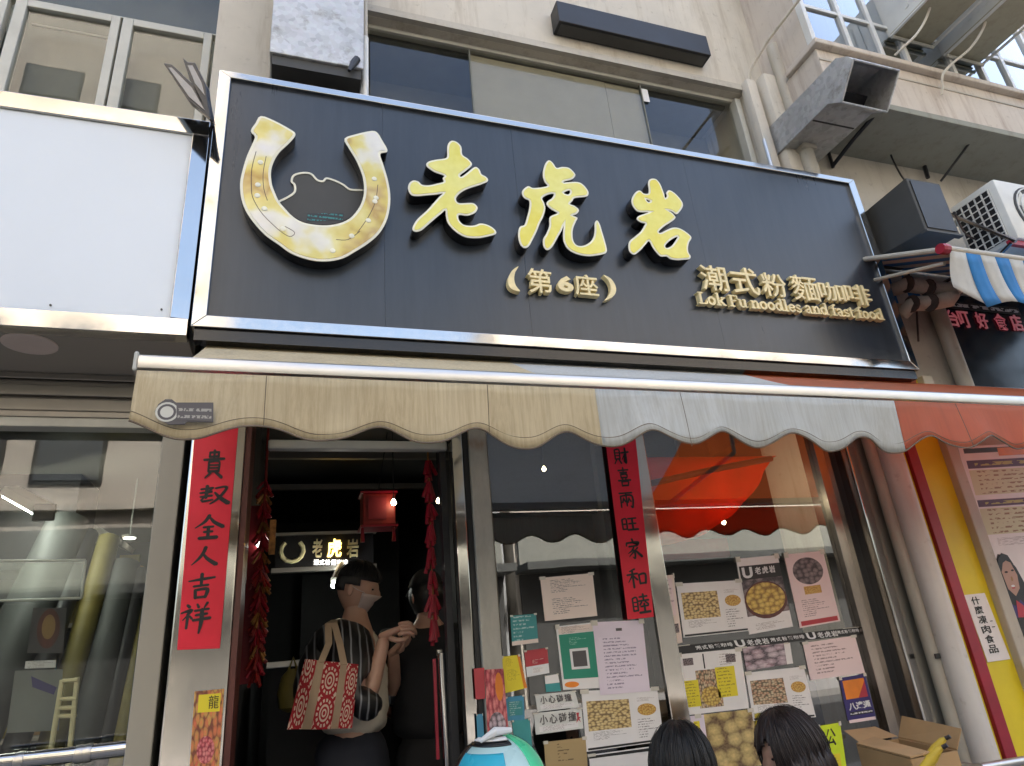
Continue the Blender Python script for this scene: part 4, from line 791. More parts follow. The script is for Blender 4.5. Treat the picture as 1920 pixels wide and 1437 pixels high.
# inner sign
Yi = 4.6; isn = thing('inner_sign', 'small black sign with lit gold characters deep inside the shop', 'signboard', tuple(at(600, 1060, Yi)))
a, b = at(515, 1066, Yi), at(700, 1000, Yi); B('panel', 'black_gloss', isn, (a.x, b.x, Yi, Yi+.04, a.z, b.z)); B('frame_strip', 'steel_brushed', isn, (a.x-.02, b.x+.02, Yi-.01, Yi+.05, a.z-.03, a.z-.001), (a.x-.02, b.x+.02, Yi-.01, Yi+.05, b.z+.001, b.z+.02))
for s_, x0, x1, mt in (('老', 585, 604, 'gold_letter'), ('虎', 613, 640, 'glow_gold'), ('岩', 650, 672, 'gold_letter')):
    lb_, rb_, lt_ = at(x0, 1046, Yi-.01), at(x1, 1046, Yi-.01), at(x0, 1012, Yi-.01); lt_.x = lb_.x; rb_.z = lb_.z; fit_text('character', s_, lb_, rb_, lt_, .02, mt, isn, .02)
for i, s_ in enumerate('潮式粉麵咖啡'):
    lb_, rb_, lt_ = at(588+i*11, 1060, Yi-.01), at(597+i*11, 1060, Yi-.01), at(588+i*11, 1050, Yi-.01); lt_.x = lb_.x; rb_.z = lb_.z; fit_text('character', s_, lb_, rb_, lt_, .01, 'glow_white', isn, .01)
p = at(548, 1033, Yi-.01); mb = MB().tube([p+Vector((.07*math.cos(t_), 0, .07*math.sin(t_))) for t_ in [math.radians(130+i*28) for i in range(11)]], .014, 6); mb.build('horseshoe', 'gold_letter', isn)
def bulb(lab, q, Y, r, mt, nm='light_bulb', cat='lamp'):
    p = at(*q, Y); t = thing(nm, lab, cat, tuple(p)); MB().lathe(tuple(p), [(.002, -r), (r*.7, -r*.7), (r, 0), (r*.7, r*.7), (r*.35, r*1.3)], 12).build('globe', mt, t, smooth=True); MB().lathe((p.x, p.y, p.z+r*1.3), [(r*.4, 0), (r*.4, r*.8)], 10).build('lamp_cap', 'dark_grey', t); MB().tube([(p.x, p.y, p.z+r*2), (p.x, p.y, 2.74)], .003, 5).build('flex', 'black_paint', t)
bulb('lit bulb in front of the red paper lantern', (738, 943), 3.6, .016, 'bulb_warm'); bulb('lit bulb beside the firecracker string', (822, 940), 3.7, .014, 'bulb_warm'); bulb('bright lit bulb among the red hangings left of the doorway', (489, 1022), 3.2, .018, 'bulb_white')
# red and gold hangings left of the door
t = thing('red_hanging', 'long red and gold new year hanging inside the left of the doorway', 'decoration', tuple(at(490, 1300, 3.15)))
mb = MB(); rr_ = random.Random(4)
ptop, pbot = at(497, 905, 3.15), at(480, 1262, 3.15)
for i in range(26):
    p = ptop.lerp(pbot, i/25); h = .020+.016*rr_.random(); mb = MB()
    for k in range(7): an = rr_.random()*6.3; s0 = p+Vector((.006*math.cos(an), .006*math.sin(an), .01*rr_.random())); mb.tube([s0, s0+Vector((h*1.1*math.cos(an), h*math.sin(an), -.03-.03*rr_.random()))], [.005, .0065], 5)
    mb.build('tassel', ('firecracker', 'lantern_red', 'gold_foil', 'lantern_red')[i % 4], t)
MB().tube([ptop+Vector((0,0,.3)), pbot], .006, 6).build('cord', 'lantern_red', t)
B('backing', 'red_paper_dull', t, (at(455, 1000, 3.2).x, at(492, 1000, 3.2).x, 3.2, 3.204, 1.45, 2.2)); B('gold_tag', 'gold_foil', t, (at(505, 1000, 3.12).x, at(517, 1000, 3.12).x, 3.12, 3.126, at(505, 1040, 3.12).z, at(505, 975, 3.12).z))
ln_ = thing('red_paper_lantern', 'square red paper lantern hanging in the doorway', 'lantern', tuple(at(710, 985, 3.65))); a, b = at(680, 985, 3.65), at(741, 925, 3.65)
B('body', 'lantern_red', ln_, (a.x, b.x, 3.65, 3.80, a.z, b.z), bevel=.006); B('trim', 'firecracker', ln_, (a.x-.012, b.x+.012, 3.64, 3.81, a.z-.012, a.z-.001), (a.x-.012, b.x+.012, 3.64, 3.81, b.z+.001, b.z+.012)); B('paper_panel', 'red_paper_dull', ln_, (a.x+.03, b.x-.05, 3.645, 3.6495, a.z+.03, b.z-.02))
for x in (a.x, b.x-.01): MB().tube([(x, 3.66, a.z), (x, 3.66, a.z-.09)], [.007, .012], 7).build('tassel', 'firecracker', ln_)
MB().tube([((a.x+b.x)/2, 3.72, b.z), ((a.x+b.x)/2+.06, 3.72, 2.74)], .003, 5).build('cord', 'black_paint', ln_)
# firecracker string
fcs = thing('firecracker_string', 'string of red firecracker clusters hanging at the right of the doorway', 'decoration', tuple(at(815, 1190, 2.92)))
T0, T1 = at(803, 865, 2.92), at(814, 1190, 2.92); rr_ = random.Random(2)
for i in range(8):
    p = T0.lerp(T1, i/7.6)
    for k in range(9):
        an = k*.7+rr_.random()*.5; sp = .010+.018*rr_.random()**2; L = .05+.025*rr_.random(); p = T0.lerp(T1, i/7.6)+Vector((0,0,-.012*rr_.random()-.02*(k%2))); q = p+Vector((math.cos(an)*sp*1.3, math.sin(an)*sp, -L)); MB().tube([p+Vector((math.cos(an)*.006, math.sin(an)*.006, .004)), q], [.0075, .0085], 6).build('firecracker', 'firecracker', fcs)
MB().tube([T0+Vector((0,0,.25)), T1], .004, 6).build('cord', 'gold_foil', fcs)
# glass door swung inwards with its handle
dr = thing('glass_door', 'dark glass door with steel handle at the right of the doorway', 'door', tuple(at(840, 1430, 2.9)))
dx = at(846, 1100, 2.80).x; B('stile', 'black_paint', dr, (dx-.03, dx-.002, 2.78, 2.83, .06, 2.5)); a = at(822, 1240, 2.85)
B('rail', 'steel_brushed', dr, (a.x, dx-.035, 2.86, 2.89, a.z+.02, a.z+.045), bevel=.004); MB().tube([(a.x+.012, 2.84, a.z+.03), (a.x+.03, 2.84, .4)], .017, 10).build('handle', 'mirror_steel', dr, smooth=True); B('red_edge', 'maroon_paint', dr, (a.x-.022, a.x-.010, 2.85, 2.86, a.z-.35, a.z+.01)); B('pane', 'tint_glass', dr, (a.x+.03, dx-.036, 2.87, 2.876, .2, a.z+.019))
ct = thing('steel_counter', 'stainless counter behind the man with the tote bag', 'counter', tuple(at(520, 1430, 3.9))); a = at(500, 1243, 3.9); b = at(640, 1243, 3.9)
B('top', 'aluminium', ct, (a.x, b.x+.3, 3.8, 4.4, a.z-.03, a.z), bevel=.004); B('front', 'room_dark', ct, (a.x+.02, b.x+.28, 3.84, 4.38, .06, a.z-.031))
tb = thing('tube_light', 'small lit fluorescent tube seen past the man\'s head', 'lamp', tuple(at(633, 1082, 4.3))); MB().tube([at(626, 1098, 4.2), at(641, 1066, 4.6)], .018, 8).build('tube', 'tube_light', tb); MB().tube([at(626, 1098, 4.2)+Vector((0,0,.03)), at(641, 1066, 4.6)+Vector((0,0,.03))], .022, 6).build('housing', 'frame_white', tb)
# things behind the window glass
for q, lab, y_, mt in (((1287, 946), 'bulb added behind the red cloth in the right window to backlight it', 3.12, 'backlight_bulb'), ((1390, 905), 'second bulb added to backlight the right end of the red cloth', 3.12, 'backlight_bulb'), ((1357, 980), 'small lit bulb hanging below the red cloth', 2.95, 'bulb_warm'), ((1020, 880), 'tiny lit bulb seen through the left window', 3.2, 'bulb_warm')):  # the two strong bulbs are added behind the cloth to backlight it
    bulb(lab, q, y_, .012, mt, 'hanging_bulb')

rc = thing('red_glow_cloth', 'red orange cloth added for the red glow in the right window under the awning', 'cloth', tuple(at(1300, 1000, 2.85))); Yc = 2.80  # drape added to stand in for the red glow in the glass
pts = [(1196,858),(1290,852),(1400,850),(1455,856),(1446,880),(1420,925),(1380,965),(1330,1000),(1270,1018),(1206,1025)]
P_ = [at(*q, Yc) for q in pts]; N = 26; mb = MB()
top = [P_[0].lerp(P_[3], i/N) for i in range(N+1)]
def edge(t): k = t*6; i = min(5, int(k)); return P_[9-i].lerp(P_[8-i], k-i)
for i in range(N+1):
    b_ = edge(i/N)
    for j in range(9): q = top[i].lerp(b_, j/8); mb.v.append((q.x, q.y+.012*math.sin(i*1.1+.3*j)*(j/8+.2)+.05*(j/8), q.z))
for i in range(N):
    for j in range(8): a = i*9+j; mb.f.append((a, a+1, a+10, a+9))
o = mb.build('drape', 'red_glow_cloth', rc, smooth='all'); o.modifiers.new('t', 'SOLIDIFY').thickness = .003
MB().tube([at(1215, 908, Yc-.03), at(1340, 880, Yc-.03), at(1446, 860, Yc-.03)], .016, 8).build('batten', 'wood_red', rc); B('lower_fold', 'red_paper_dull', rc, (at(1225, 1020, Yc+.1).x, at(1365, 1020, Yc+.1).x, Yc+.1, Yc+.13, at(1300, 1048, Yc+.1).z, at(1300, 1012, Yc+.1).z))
# ------------------------------------------------------------------ left shop: shutter box, window and what stands behind it
YG2 = ysb+.08
lf = thing('shuttered_storefront', 'roller shutter box and wide window of the shop on the left', 'shop front', (-1.6, YG2, 0))
zs = [fb+.003, at(100, 712, ysb).z, at(100, 722, ysb).z, at(100, 745, ysb).z, at(100, 770, ysb).z, at(100, 784, ysb).z, at(100, 802, ysb).z]
B('shutter_box', 'shutter_metal', lf, (-3, tx0-.002, ysb+.02, ysb+.3, zs[5], zs[0])); 
for i, (a, b, d) in enumerate(((zs[1], zs[0], .0), (zs[2], zs[1], .012), (zs[3]+.004, zs[2], -.006), (zs[4], zs[3], .008), (zs[5], zs[4], -.004))): B('shutter_slat', 'shutter_metal', lf, (-3, tx0-.002, ysb+d, ysb+.019, a+.002, b-.001), bevel=.004)
B('window_head', 'frame_white', lf, (-3, tx0-.002, ysb-.012, ysb+.06, zs[6], zs[5]-.001), bevel=.005)
B('glass_pane', 'left_glass', lf, (-3, tx0-.001, YG2, YG2+.008, .5, zs[6]+.02)); B('stall_riser', 'steel_brushed', lf, (-3, tx0-.001, YG2-.02, YG2+.04, 0, .499))
gr_ = thing('guard_rail', 'horizontal steel tube rail across the bottom of the left shop window', 'rail', tuple(at(100, 1420, 2.75)))
MB().tube([at(-60, 1436, 2.75), at(120, 1417, 2.75), at(240, 1403, 2.75)], .024, 14).build('rail', 'mirror_steel', gr_, smooth=True)
for q in ((38, 1427), (150, 1414), (165, 1412)): p = at(*q, 2.75); MB().lathe(tuple(p), [(.027, -.012), (.029, 0), (.027, .012)], 14, 'x').build('sleeve', 'steel_brushed', gr_, smooth=True)
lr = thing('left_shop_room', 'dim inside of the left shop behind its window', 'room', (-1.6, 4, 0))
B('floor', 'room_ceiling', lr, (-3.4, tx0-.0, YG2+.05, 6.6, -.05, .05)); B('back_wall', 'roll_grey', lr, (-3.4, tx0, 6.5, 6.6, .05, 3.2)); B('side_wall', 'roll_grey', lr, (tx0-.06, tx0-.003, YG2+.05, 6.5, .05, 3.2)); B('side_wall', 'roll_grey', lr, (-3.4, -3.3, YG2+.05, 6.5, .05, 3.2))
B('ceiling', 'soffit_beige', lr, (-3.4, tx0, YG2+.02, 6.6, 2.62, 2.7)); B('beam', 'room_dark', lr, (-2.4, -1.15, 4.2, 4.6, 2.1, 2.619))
ft_ = thing('batten_light', 'twin fluorescent light hanging inside the left shop', 'lamp', tuple(at(75, 950, 3.7)))
a, b = at(18, 930, 4.0), at(84, 966, 3.5); d_ = Vector((.045, .0, 0)); 
for k in (-.5, .5): MB().tube([a+d_*k, b+d_*k], .012, 8).build('tube', 'tube_light', ft_)
MB().hexa([a+Vector((-.05,0,.012)), a+Vector((.05,0,.012)), b+Vector((.05,0,.012)), b+Vector((-.05,0,.012)), a+Vector((-.03,0,.05)), a+Vector((.03,0,.05)), b+Vector((.03,0,.05)), b+Vector((-.03,0,.05))]).build('housing', 'frame_white', ft_)
B('end_cap', 'black_paint', ft_, (b.x-.045, b.x+.045, b.y-.02, b.y-.001, b.z-.03, b.z+.05), bevel=.008)
for q, lab in (((33, 1014), 'lit downlight low at the left of the left shop'), ((243, 1009), 'lit downlight by the pillar of the left shop'), ((3, 1073), 'lit downlight at the very left edge')):
    p = at(*q, 4.3); t = thing('downlight', lab, 'lamp', tuple(p)); MB().lathe(tuple(p), [(.03, -.004), (.034, .012)], 14).build('lens', 'bulb_white', t); MB().lathe(tuple(p), [(.036, .0), (.045, .013)], 16).build('trim', 'frame_white', t); MB().tube([p+Vector((0,0,.013)), (p.x, p.y, 2.62)], .004, 5).build('stem', 'frame_white', t)
ac_ = thing('ceiling_panel', 'slanting pale ceiling panel in the left shop', 'panel', tuple(at(205, 1000, 4.4))); MB().slab(at(180, 985, 4.2), at(232, 1014, 4.2), at(228, 1024, 4.2), at(174, 998, 4.2), .3).build('panel', 'soffit_beige', ac_)
rolls = [((130,985),(10,1240),.11,'roll_grey','grey roll leaning at the far left of the left shop window'), ((165,1000),(70,1280),.05,'roll_black','black roll leaning beside the grey roll'), ((205,1010),(95,1400),.055,'roll_yellow','yellow roll leaning behind the wooden ladder'), ((235,1060),(150,1430),.075,'roll_grey','grey roll leaning right of the wooden ladder'), ((262,1070),(190,1430),.04,'roll_black','thin black roll leaning near the tan pillar'), ((275,1120),(222,1437),.05,'roll_yellow','yellow roll leaning next to the tan pillar')]
for a, b, r_, mt, lab in rolls:
    A_, B_ = at(*a, 4.1), at(*b, 3.7); D_ = (B_-A_)*1.6; t = thing('leaning_roll', lab, 'roll', tuple(A_+D_), 'rolls leaning in the left shop'); MB().tube([A_, A_+D_], r_, 12).build('roll', mt, t, smooth=True); MB().tube([A_-D_.normalized()*.02, A_+D_*.01], r_*.45, 8).build('core', 'cardboard', t)
B_ = thing('yellow_boards', 'yellow boards standing high at the right of the left shop', 'boards', tuple(at(215, 1080, 4.3)))
for q in ((186, 1045, 216, 1085), (219, 1040, 262, 1085)): a, b = at(q[0], q[3], 4.3), at(q[2], q[1], 4.3); B('board', 'roll_yellow', B_, (a.x, b.x, 4.3, 4.33, a.z-.05, b.z))
gs = thing('hanging_glass_frame', 'thin white framed glass sheet in the left shop', 'glass frame', tuple(at(100, 1120, 3.3))); pts = [at(-30, 1052, 3.3), at(160, 1051, 3.3), at(153, 1122, 3.3), at(-30, 1128, 3.3)]; mb = MB()
for a, b in zip(pts, pts[1:]): mb.tube([a, b], .006, 6)
mb.build('rim', 'frame_white', gs); MB().slab(*pts, .004).build('sheet', 'shop_glass', gs)
# ladder
ld = thing('wooden_ladder', 'pale wooden step ladder in the left shop window', 'ladder', tuple(at(120, 1430, 3.3)))
for a, b in (((117, 1275), (98, 1380)), ((145, 1270), (141, 1437))): MB().tube([at(*a, 3.3), at(*b, 3.25)+Vector((0, 0, -.5))], .010, 8).build('stile', 'ladder_wood', ld)
for a, b in (((117, 1277), (145, 1275)), ((113, 1311), (144, 1310)), ((108, 1328), (143, 1327)), ((105, 1343), (143, 1343))): MB().tube([at(*a, 3.29), at(*b, 3.29)], .008, 6).build('rung', 'ladder_wood', ld)
# posters inside the left shop
def sheet(name, label, cat, quad, Y, mat, group=None, t=.0012, uvq=True):
    """thin sheet on a wall plane; quad = its four photo corners TL TR BR BL"""
    P_ = [at(*q, Y) for q in quad]; c = sum(P_, Vector())/4; tl, tr, br, bl_ = P_
    fn = uv_of(P_); mb = MB().slab(*P_, t); o = mb.build(name, mat, None, uv=fn); tag(o, label, cat, group); o['q'] = 0; del o['q']; SH[o.name] = (P_, Y); return o
SH = {}
def uv_of(P_):
    tl, tr, br, bl_ = P_; u = ((tr-tl)+(br-bl_))/2; v = ((tl-bl_)+(tr-br))/2; c = sum(P_, Vector())/4; det = u.x*v.z-u.z*v.x
    return lambda co: (.5+((co.x-c.x)*v.z-(co.z-c.z)*v.x)/det, .5+(u.x*(co.z-c.z)-u.z*(co.x-c.x))/det)
def lerp4(P_, u, v): tl, tr, br, bl_ = P_; return (bl_.lerp(br, u)).lerp(tl.lerp(tr, u), v)
def patch(o, name, u0, v0, u1, v1, mat, layer=1, shape=None):
    P_, Y = SH[o.name]; e = Vector((0, -.0007*layer, 0))
    if shape == 'ellipse': pts = [lerp4(P_, (u0+u1)/2+(u1-u0)/2*math.cos(i*math.pi/12), (v0+v1)/2+(v1-v0)/2*math.sin(i*math.pi/12))+e for i in range(24)]
    else: pts = [lerp4(P_, u, v)+e for u, v in (shape or ((u0, v1), (u1, v1), (u1, v0), (u0, v0)))]
    Q = [lerp4(P_, u, v)+e for u, v in ((u0, v1), (u1, v1), (u1, v0), (u0, v0))]
    return MB().prism(pts, (0, .0004, 0)).build(name, mat, o, uv=uv_of(Q))
def ptext(o, s, u0, v0, u1, v1, mat='print_black', off=.01, layer=2, nm='lettering'):
    P_, Y = SH[o.name]; e = Vector((0, -.0007*layer, 0)); return fit_text(nm, s, lerp4(P_, u0, v0)+e, lerp4(P_, u1, v0)+e, lerp4(P_, u0, v1)+e, .0004, mat, o, off)
s_ = sheet('portrait_poster', 'dim brown portrait poster in the left shop', 'poster', [(62,1140),(125,1140),(118,1225),(50,1225)], 3.6, 'ink_grey')
patch(s_, 'hair', .2, .1, .85, .98, 'wood_red', 1, 'ellipse'); patch(s_, 'face', .33, .3, .72, .85, 'cardboard', 2, 'ellipse')
s_ = sheet('pale_poster', 'pale grey poster with a blue streak behind the ladder', 'poster', [(28,1258),(118,1255),(110,1370),(12,1375)], 3.5, 'room_grey'); patch(s_, 'blue_print', .35, .6, .9, .9, 'paper_navy', 1, ((.35,.9),(.9,.7),(.85,.58),(.4,.72)))
s_ = sheet('grey_poster', 'small grey notice between the two posters in the left shop', 'poster', [(48,1240),(105,1238),(104,1252),(46,1254)], 3.55, 'rows_small')
# ------------------------------------------------------------------ new year banners
def banner(label, quad, Y, chars, rows):
    o = sheet('new_year_banner', label, 'banner', quad, Y, 'red_paper', 'new year banners beside the doorway', .0015)
    for c_, (cx_, cy_, w_, h_) in zip(chars, rows):
        tl = at(cx_-w_/2, cy_-h_/2, Y); tr = at(cx_+w_/2, cy_-h_/2, Y); bl_ = at(cx_-w_/2, cy_+h_/2, Y); brush_char('brush_character', HAN[c_], tl, (tr.x-tl.x, 0, 0), (0, 0, bl_.z-tl.z), Y-.0002, .0006, 'ink', o)
    return o
banner('red paper banner with brush characters on the left steel pillar', [(366,800),(447,796),(412,1216),(332,1219)], 2.622, ('noble','both','whole','person','lucky','omen'), ((403,870,44,50),(401,930,54,40),(393,990,56,48),(385,1045,54,40),(379,1102,56,50),(369,1158,56,52)))
banner('red paper banner with brush characters stuck on the window', [(1132,800),(1189,796),(1226,1157),(1177,1162)], 2.676, ('wealth','joy','pair','thriving','home','peace','harmony'), ((1162,856,30,34),(1167,895,26,36),(1172,938,30,34),(1177,984,32,32),(1184,1030,30,38),(1191,1085,36,40),(1198,1135,34,38)))
# small festive slips
s_ = sheet('festive_slip', 'gold festive slip with figures low on the left steel pillar', 'poster', [(365,1297),(420,1292),(410,1445),(355,1445)], 2.624, 'festive_print'); patch(s_, 'heading', .15, .72, .9, .95, 'paper_yellow', 1); ptext(s_, '龍', .5, .76, .85, .93, 'ink', .0); patch(s_, 'figure', .2, .08, .8, .42, 'festive_red', 1, 'ellipse')
s_ = sheet('festive_slip', 'red festive slip with figures on the rusty post', 'poster', [(909,1256),(944,1254),(955,1390),(915,1392)], 2.676, 'festive_red'); patch(s_, 'figure', .1, .05, .9, .4, 'food_people', 1, 'ellipse'); patch(s_, 'gold_mark', .5, .55, .9, .95, 'paper_orange', 1, 'ellipse')
s_ = sheet('red_card', 'plain red card left of the red festive slip', 'card', [(888,1254),(908,1252),(910,1310),(892,1312)], 2.674, 'print_red')
YP = G-.004
def plain(name, label, quad, mat, cat='notice', Y=YP):
    o = sheet(name, label, cat, quad, Y, mat)
    for u in (.0, .93): patch(o, 'tape', u-.02, .95, u+.09, 1.025, 'tape', 5)
    return o
s_ = plain('notice', 'cream notice with rows of print high on the left window', [(1013,1084),(1111,1075),(1120,1155),(1022,1165)], 'paper_cream'); patch(s_, 'heading', .1, .62, .92, .93, 'rows_cream', 1); patch(s_, 'body_print', .1, .12, .92, .5, 'rows_cream', 1)
s_ = plain('payment_card', 'green payment card in a white border beside the lilac sheet', [(1042,1175),(1113,1167),(1128,1290),(1056,1294)], 'paper_white'); patch(s_, 'heading', .05, .87, .95, .98, 'rows_cream', 1); patch(s_, 'green_field', .05, .16, 1, .86, 'paper_green', 1); patch(s_, 'heading', .25, .68, .8, .8, 'rows_green', 2); patch(s_, 'white_square', .28, .30, .76, .62, 'print_white', 2); patch(s_, 'blank_square', .34, .34, .70, .58, 'ink_grey', 3); patch(s_, 'mark', .05, .03, .42, .12, 'paper_orange', 2, 'ellipse')
s_ = plain('lilac_sheet', 'lilac sheet with many rows of print on the left window', [(1111,1167),(1205,1163),(1219,1296),(1126,1304)], 'paper_lilac', Y=YP-.002); patch(s_, 'heading', .44, .86, .56, .9, 'ink_grey', 1); patch(s_, 'body_print', .08, .06, .96, .78, 'rows_lilac', 1)
def menu_sheet(label, quad, ph, dish):
    o = plain('menu_sheet', label, quad, 'paper_white', 'menu'); o['group'] = 'menu sheets on the windows'
    patch(o, 'food_photo', .05, .32, .60, .82, ph, 1); patch(o, 'dish_photo', .70, .50, .95, .72, dish, 1, 'ellipse'); patch(o, 'price_print', .68, .76, .97, .84, 'rows_small', 1); patch(o, 'small_print', .66, .1, .97, .46, 'rows_white', 1); patch(o, 'caption', .06, .16, .58, .30, 'rows_white', 1); patch(o, 'black_bar', .02, .015, .98, .05, 'print_black', 1); return o
menu_sheet('menu sheet with fish ball photo below the lilac sheet', [(1090,1296),(1232,1290),(1245,1390),(1100,1410)], 'food_balls', 'food_dish')
menu_sheet('menu sheet with fish ball photo left of the dumpling bowl poster', [(1268,1095),(1388,1088),(1405,1183),(1282,1196)], 'food_balls', 'food_dish')
menu_sheet('menu sheet with mixed dish photo above the dark haired woman', [(1398,1262),(1507,1250),(1530,1345),(1412,1352)], 'food_mixed', 'food_dish')
s_ = plain('white_menu_board', 'white board edge with dark marks above the black haired woman', [(1104,1416),(1235,1398),(1248,1480),(1112,1490)], 'paper_white', 'menu'); patch(s_, 'black_bar', .0, .90, 1, .97, 'print_black', 1); patch(s_, 'dark_mark', .3, .45, .45, .62, 'food_dark', 1)
for lab, quad in (('upper small grey warning sign on the left window', [(1003,1303),(1078,1296),(1086,1326),(1008,1335)]), ('lower small grey warning sign with a running figure', [(1001,1338),(1090,1328),(1094,1366),(1005,1378)])):
    s_ = plain('warning_sign', lab, quad, 'ac_white', 'sign'); s_['group'] = 'small warning signs'
    for i, c_ in enumerate('小心碰撞'): ptext(s_, c_, .10+i*.2, .42, .27+i*.2, .88, 'ink_grey', .02)
    patch(s_, 'small_print', .08, .1, .9, .34, 'rows_small', 1)
    if 'lower' in lab: patch(s_, 'red_figure', .86, .3, .96, .8, 'print_red', 2, ((.88,.8),(.94,.8),(.92,.6),(.97,.55),(.93,.5),(.96,.3),(.91,.45),(.86,.3),(.89,.55)))
s_ = plain('tan_card', 'tan cardboard notice at the bottom of the left window', [(1020,1392),(1098,1383),(1104,1470),(1026,1475)], 'paper_tan'); patch(s_, 'print', .1, .3, .9, .95, 'rows_tan', 1)
s_ = plain('yellow_sticker', 'yellow sticker right of the rusty post', [(940,1232),(974,1228),(988,1290),(948,1300)], 'paper_yellow', 'sticker'); patch(s_, 'round_mark', .15, .7, .6, .95, 'rows_yellow', 1, 'ellipse'); patch(s_, 'print', .1, .3, .85, .62, 'rows_yellow', 1); patch(s_, 'orange_edge', .86, 0, 1, 1, 'paper_orange', 1)
s_ = plain('red_sticker', 'dark red and white sticker under the blue print', [(983,1221),(1026,1215),(1030,1262),(988,1270)], 'print_red', 'sticker'); patch(s_, 'white_field', .0, .0, 1, .38, 'print_white', 1); patch(s_, 'print', .25, .45, .85, .62, 'rows_red', 2); patch(s_, 'print', .25, .1, .8, .3, 'rows_small', 2)
s_ = plain('blue_print', 'dull blue green print beside the rusty post', [(957,1155),(1005,1151),(1009,1200),(960,1206)], 'rows_teal', 'sticker'); patch(s_, 'white_edge', 0, -.1, 1, .05, 'paper_cream', 1)
s_ = plain('teal_sticker', 'small teal and white sticker left of the payment card', [(1021,1268),(1046,1264),(1052,1296),(1024,1298)], 'paper_teal', 'sticker'); patch(s_, 'white_field', 0, .5, 1, 1, 'paper_white', 1)
s_ = plain('sky_sticker', 'sky blue sticker below the yellow sticker', [(948,1308),(982,1304),(984,1350),(952,1352)], 'paper_sky', 'sticker'); patch(s_, 'print', .1, .2, .9, .8, 'rows_teal', 1)
s_ = plain('teal_sheet', 'teal sheet half hidden behind the helmet', [(960,1352),(993,1348),(998,1400),(966,1404)], 'paper_teal', 'sticker')
s_ = plain('blue_strip', 'blue strip left of the red festive slip', [(893,1340),(905,1339),(909,1398),(896,1398)], 'paper_sky', 'sticker', Y=2.674)
# right window
s_ = plain('bowl_poster', 'tall poster with a dumpling bowl and black heading', [(1380,1048),(1458,1041),(1487,1175),(1405,1190)], 'paper_white', 'poster'); patch(s_, 'black_heading', .03, .70, 1, .89, 'print_black', 1); patch(s_, 'dark_field', .03, .22, 1, .70, 'food_dark', 1); patch(s_, 'bowl', .02, .16, 1.0, .66, 'wood_red', 2, 'ellipse'); patch(s_, 'food_photo', .06, .21, .96, .64, 'food_bowl', 3, 'ellipse'); patch(s_, 'caption', .1, .03, .9, .12, 'rows_small', 1)
ptext(s_, 'U', .08, .72, .32, .87, 'print_white', .04)
for i, c_ in enumerate('老虎岩'): ptext(s_, c_, .38+i*.17, .76, .52+i*.17, .86, 'print_white', .02)
s_ = plain('pink_poster', 'pink poster with a dark pot photo at the right', [(1470,1040),(1543,1033),(1576,1165),(1500,1178)], 'paper_pink', 'poster'); patch(s_, 'pot_photo', .12, .55, .88, .93, 'food_dark', 1, 'ellipse'); patch(s_, 'stamp', .3, .42, .72, .53, 'food_dish', 1); patch(s_, 'print', .1, .12, .9, .36, 'rows_pink', 1); patch(s_, 'red_band', .05, .02, .95, .08, 'print_red', 1)
s_ = plain('black_heading_strip', 'black strip of white lettering across the right window', [(1258,1213),(1608,1176),(1614,1190),(1266,1228)], 'print_black', 'sign', Y=YP-.001)
for k in range(2):
    u = .31+k*.385; ptext(s_, 'U', u, .08, u+.05, .95, 'print_white', .04)
    for i, c_ in enumerate('老虎岩'): ptext(s_, c_, u+.06+i*.04, .12, u+.095+i*.04, .86, 'print_white', .02)
    for i, c_ in enumerate('潮式粉麵咖啡'): ptext(s_, c_, u-.2+i*.032, .28, u-.174+i*.032, .78, 'print_white', .02)
for i, c_ in enumerate('潮式粉麵咖啡'): ptext(s_, c_, .9-.03+i*.022, .35, .9-.012+i*.022, .8, 'print_white', .02)
s_ = plain('yellow_note_menu', 'white menu sheet with two yellow notes on the right window', [(1266,1228),(1388,1216),(1404,1328),(1282,1342)], 'paper_white', 'menu'); patch(s_, 'yellow_note', .04, .12, .28, .55, 'rows_yellow', 2); patch(s_, 'yellow_note', .56, .22, .86, .72, 'rows_yellow', 2); patch(s_, 'dish_photo', .26, .08, .62, .70, 'food_mixed', 1); patch(s_, 'print', .62, .74, .95, .95, 'rows_small', 1); patch(s_, 'thumb_photo', .1, .80, .25, .92, 'food_dark', 1); patch(s_, 'thumb_photo', .75, .78, .9, .92, 'food_dark', 2); patch(s_, 'divider', .40, .72, .42, .97, 'print_black', 1); patch(s_, 'pot_photo', .30, .10, .60, .42, 'food_bowl', 2, 'ellipse')
s_ = plain('people_photo', 'small dark photo strip next to the menu with yellow notes', [(1392,1214),(1476,1206),(1482,1245),(1400,1258)], 'food_people', 'photo'); patch(s_, 'white_edge', .92, 0, 1.06, 1, 'paper_white', 1)
s_ = plain('pink_notice', 'pink notice with rows of print at the right of the right window', [(1505,1206),(1603,1192),(1622,1262),(1520,1276)], 'paper_pink'); patch(s_, 'print', .06, .12, .95, .92, 'rows_pink', 1)
s_ = plain('payment_sticker', 'navy payment sticker with an orange square', [(1573,1272),(1622,1264),(1642,1344),(1590,1352)], 'paper_navy', 'sticker'); patch(s_, 'orange_square', .10, .48, .90, .92, 'paper_orange', 1); patch(s_, 'red_corner', .55, .48, .9, .78, 'paper_red', 2, ((.55,.48),(.9,.48),(.9,.85))); ptext(s_, '八達通', .12, .22, .92, .40, 'print_white', .03); patch(s_, 'print', .12, .10, .95, .18, 'rows_black', 1); patch(s_, 'pink_edge', .04, -.06, .98, .01, 'paper_pink', 1)
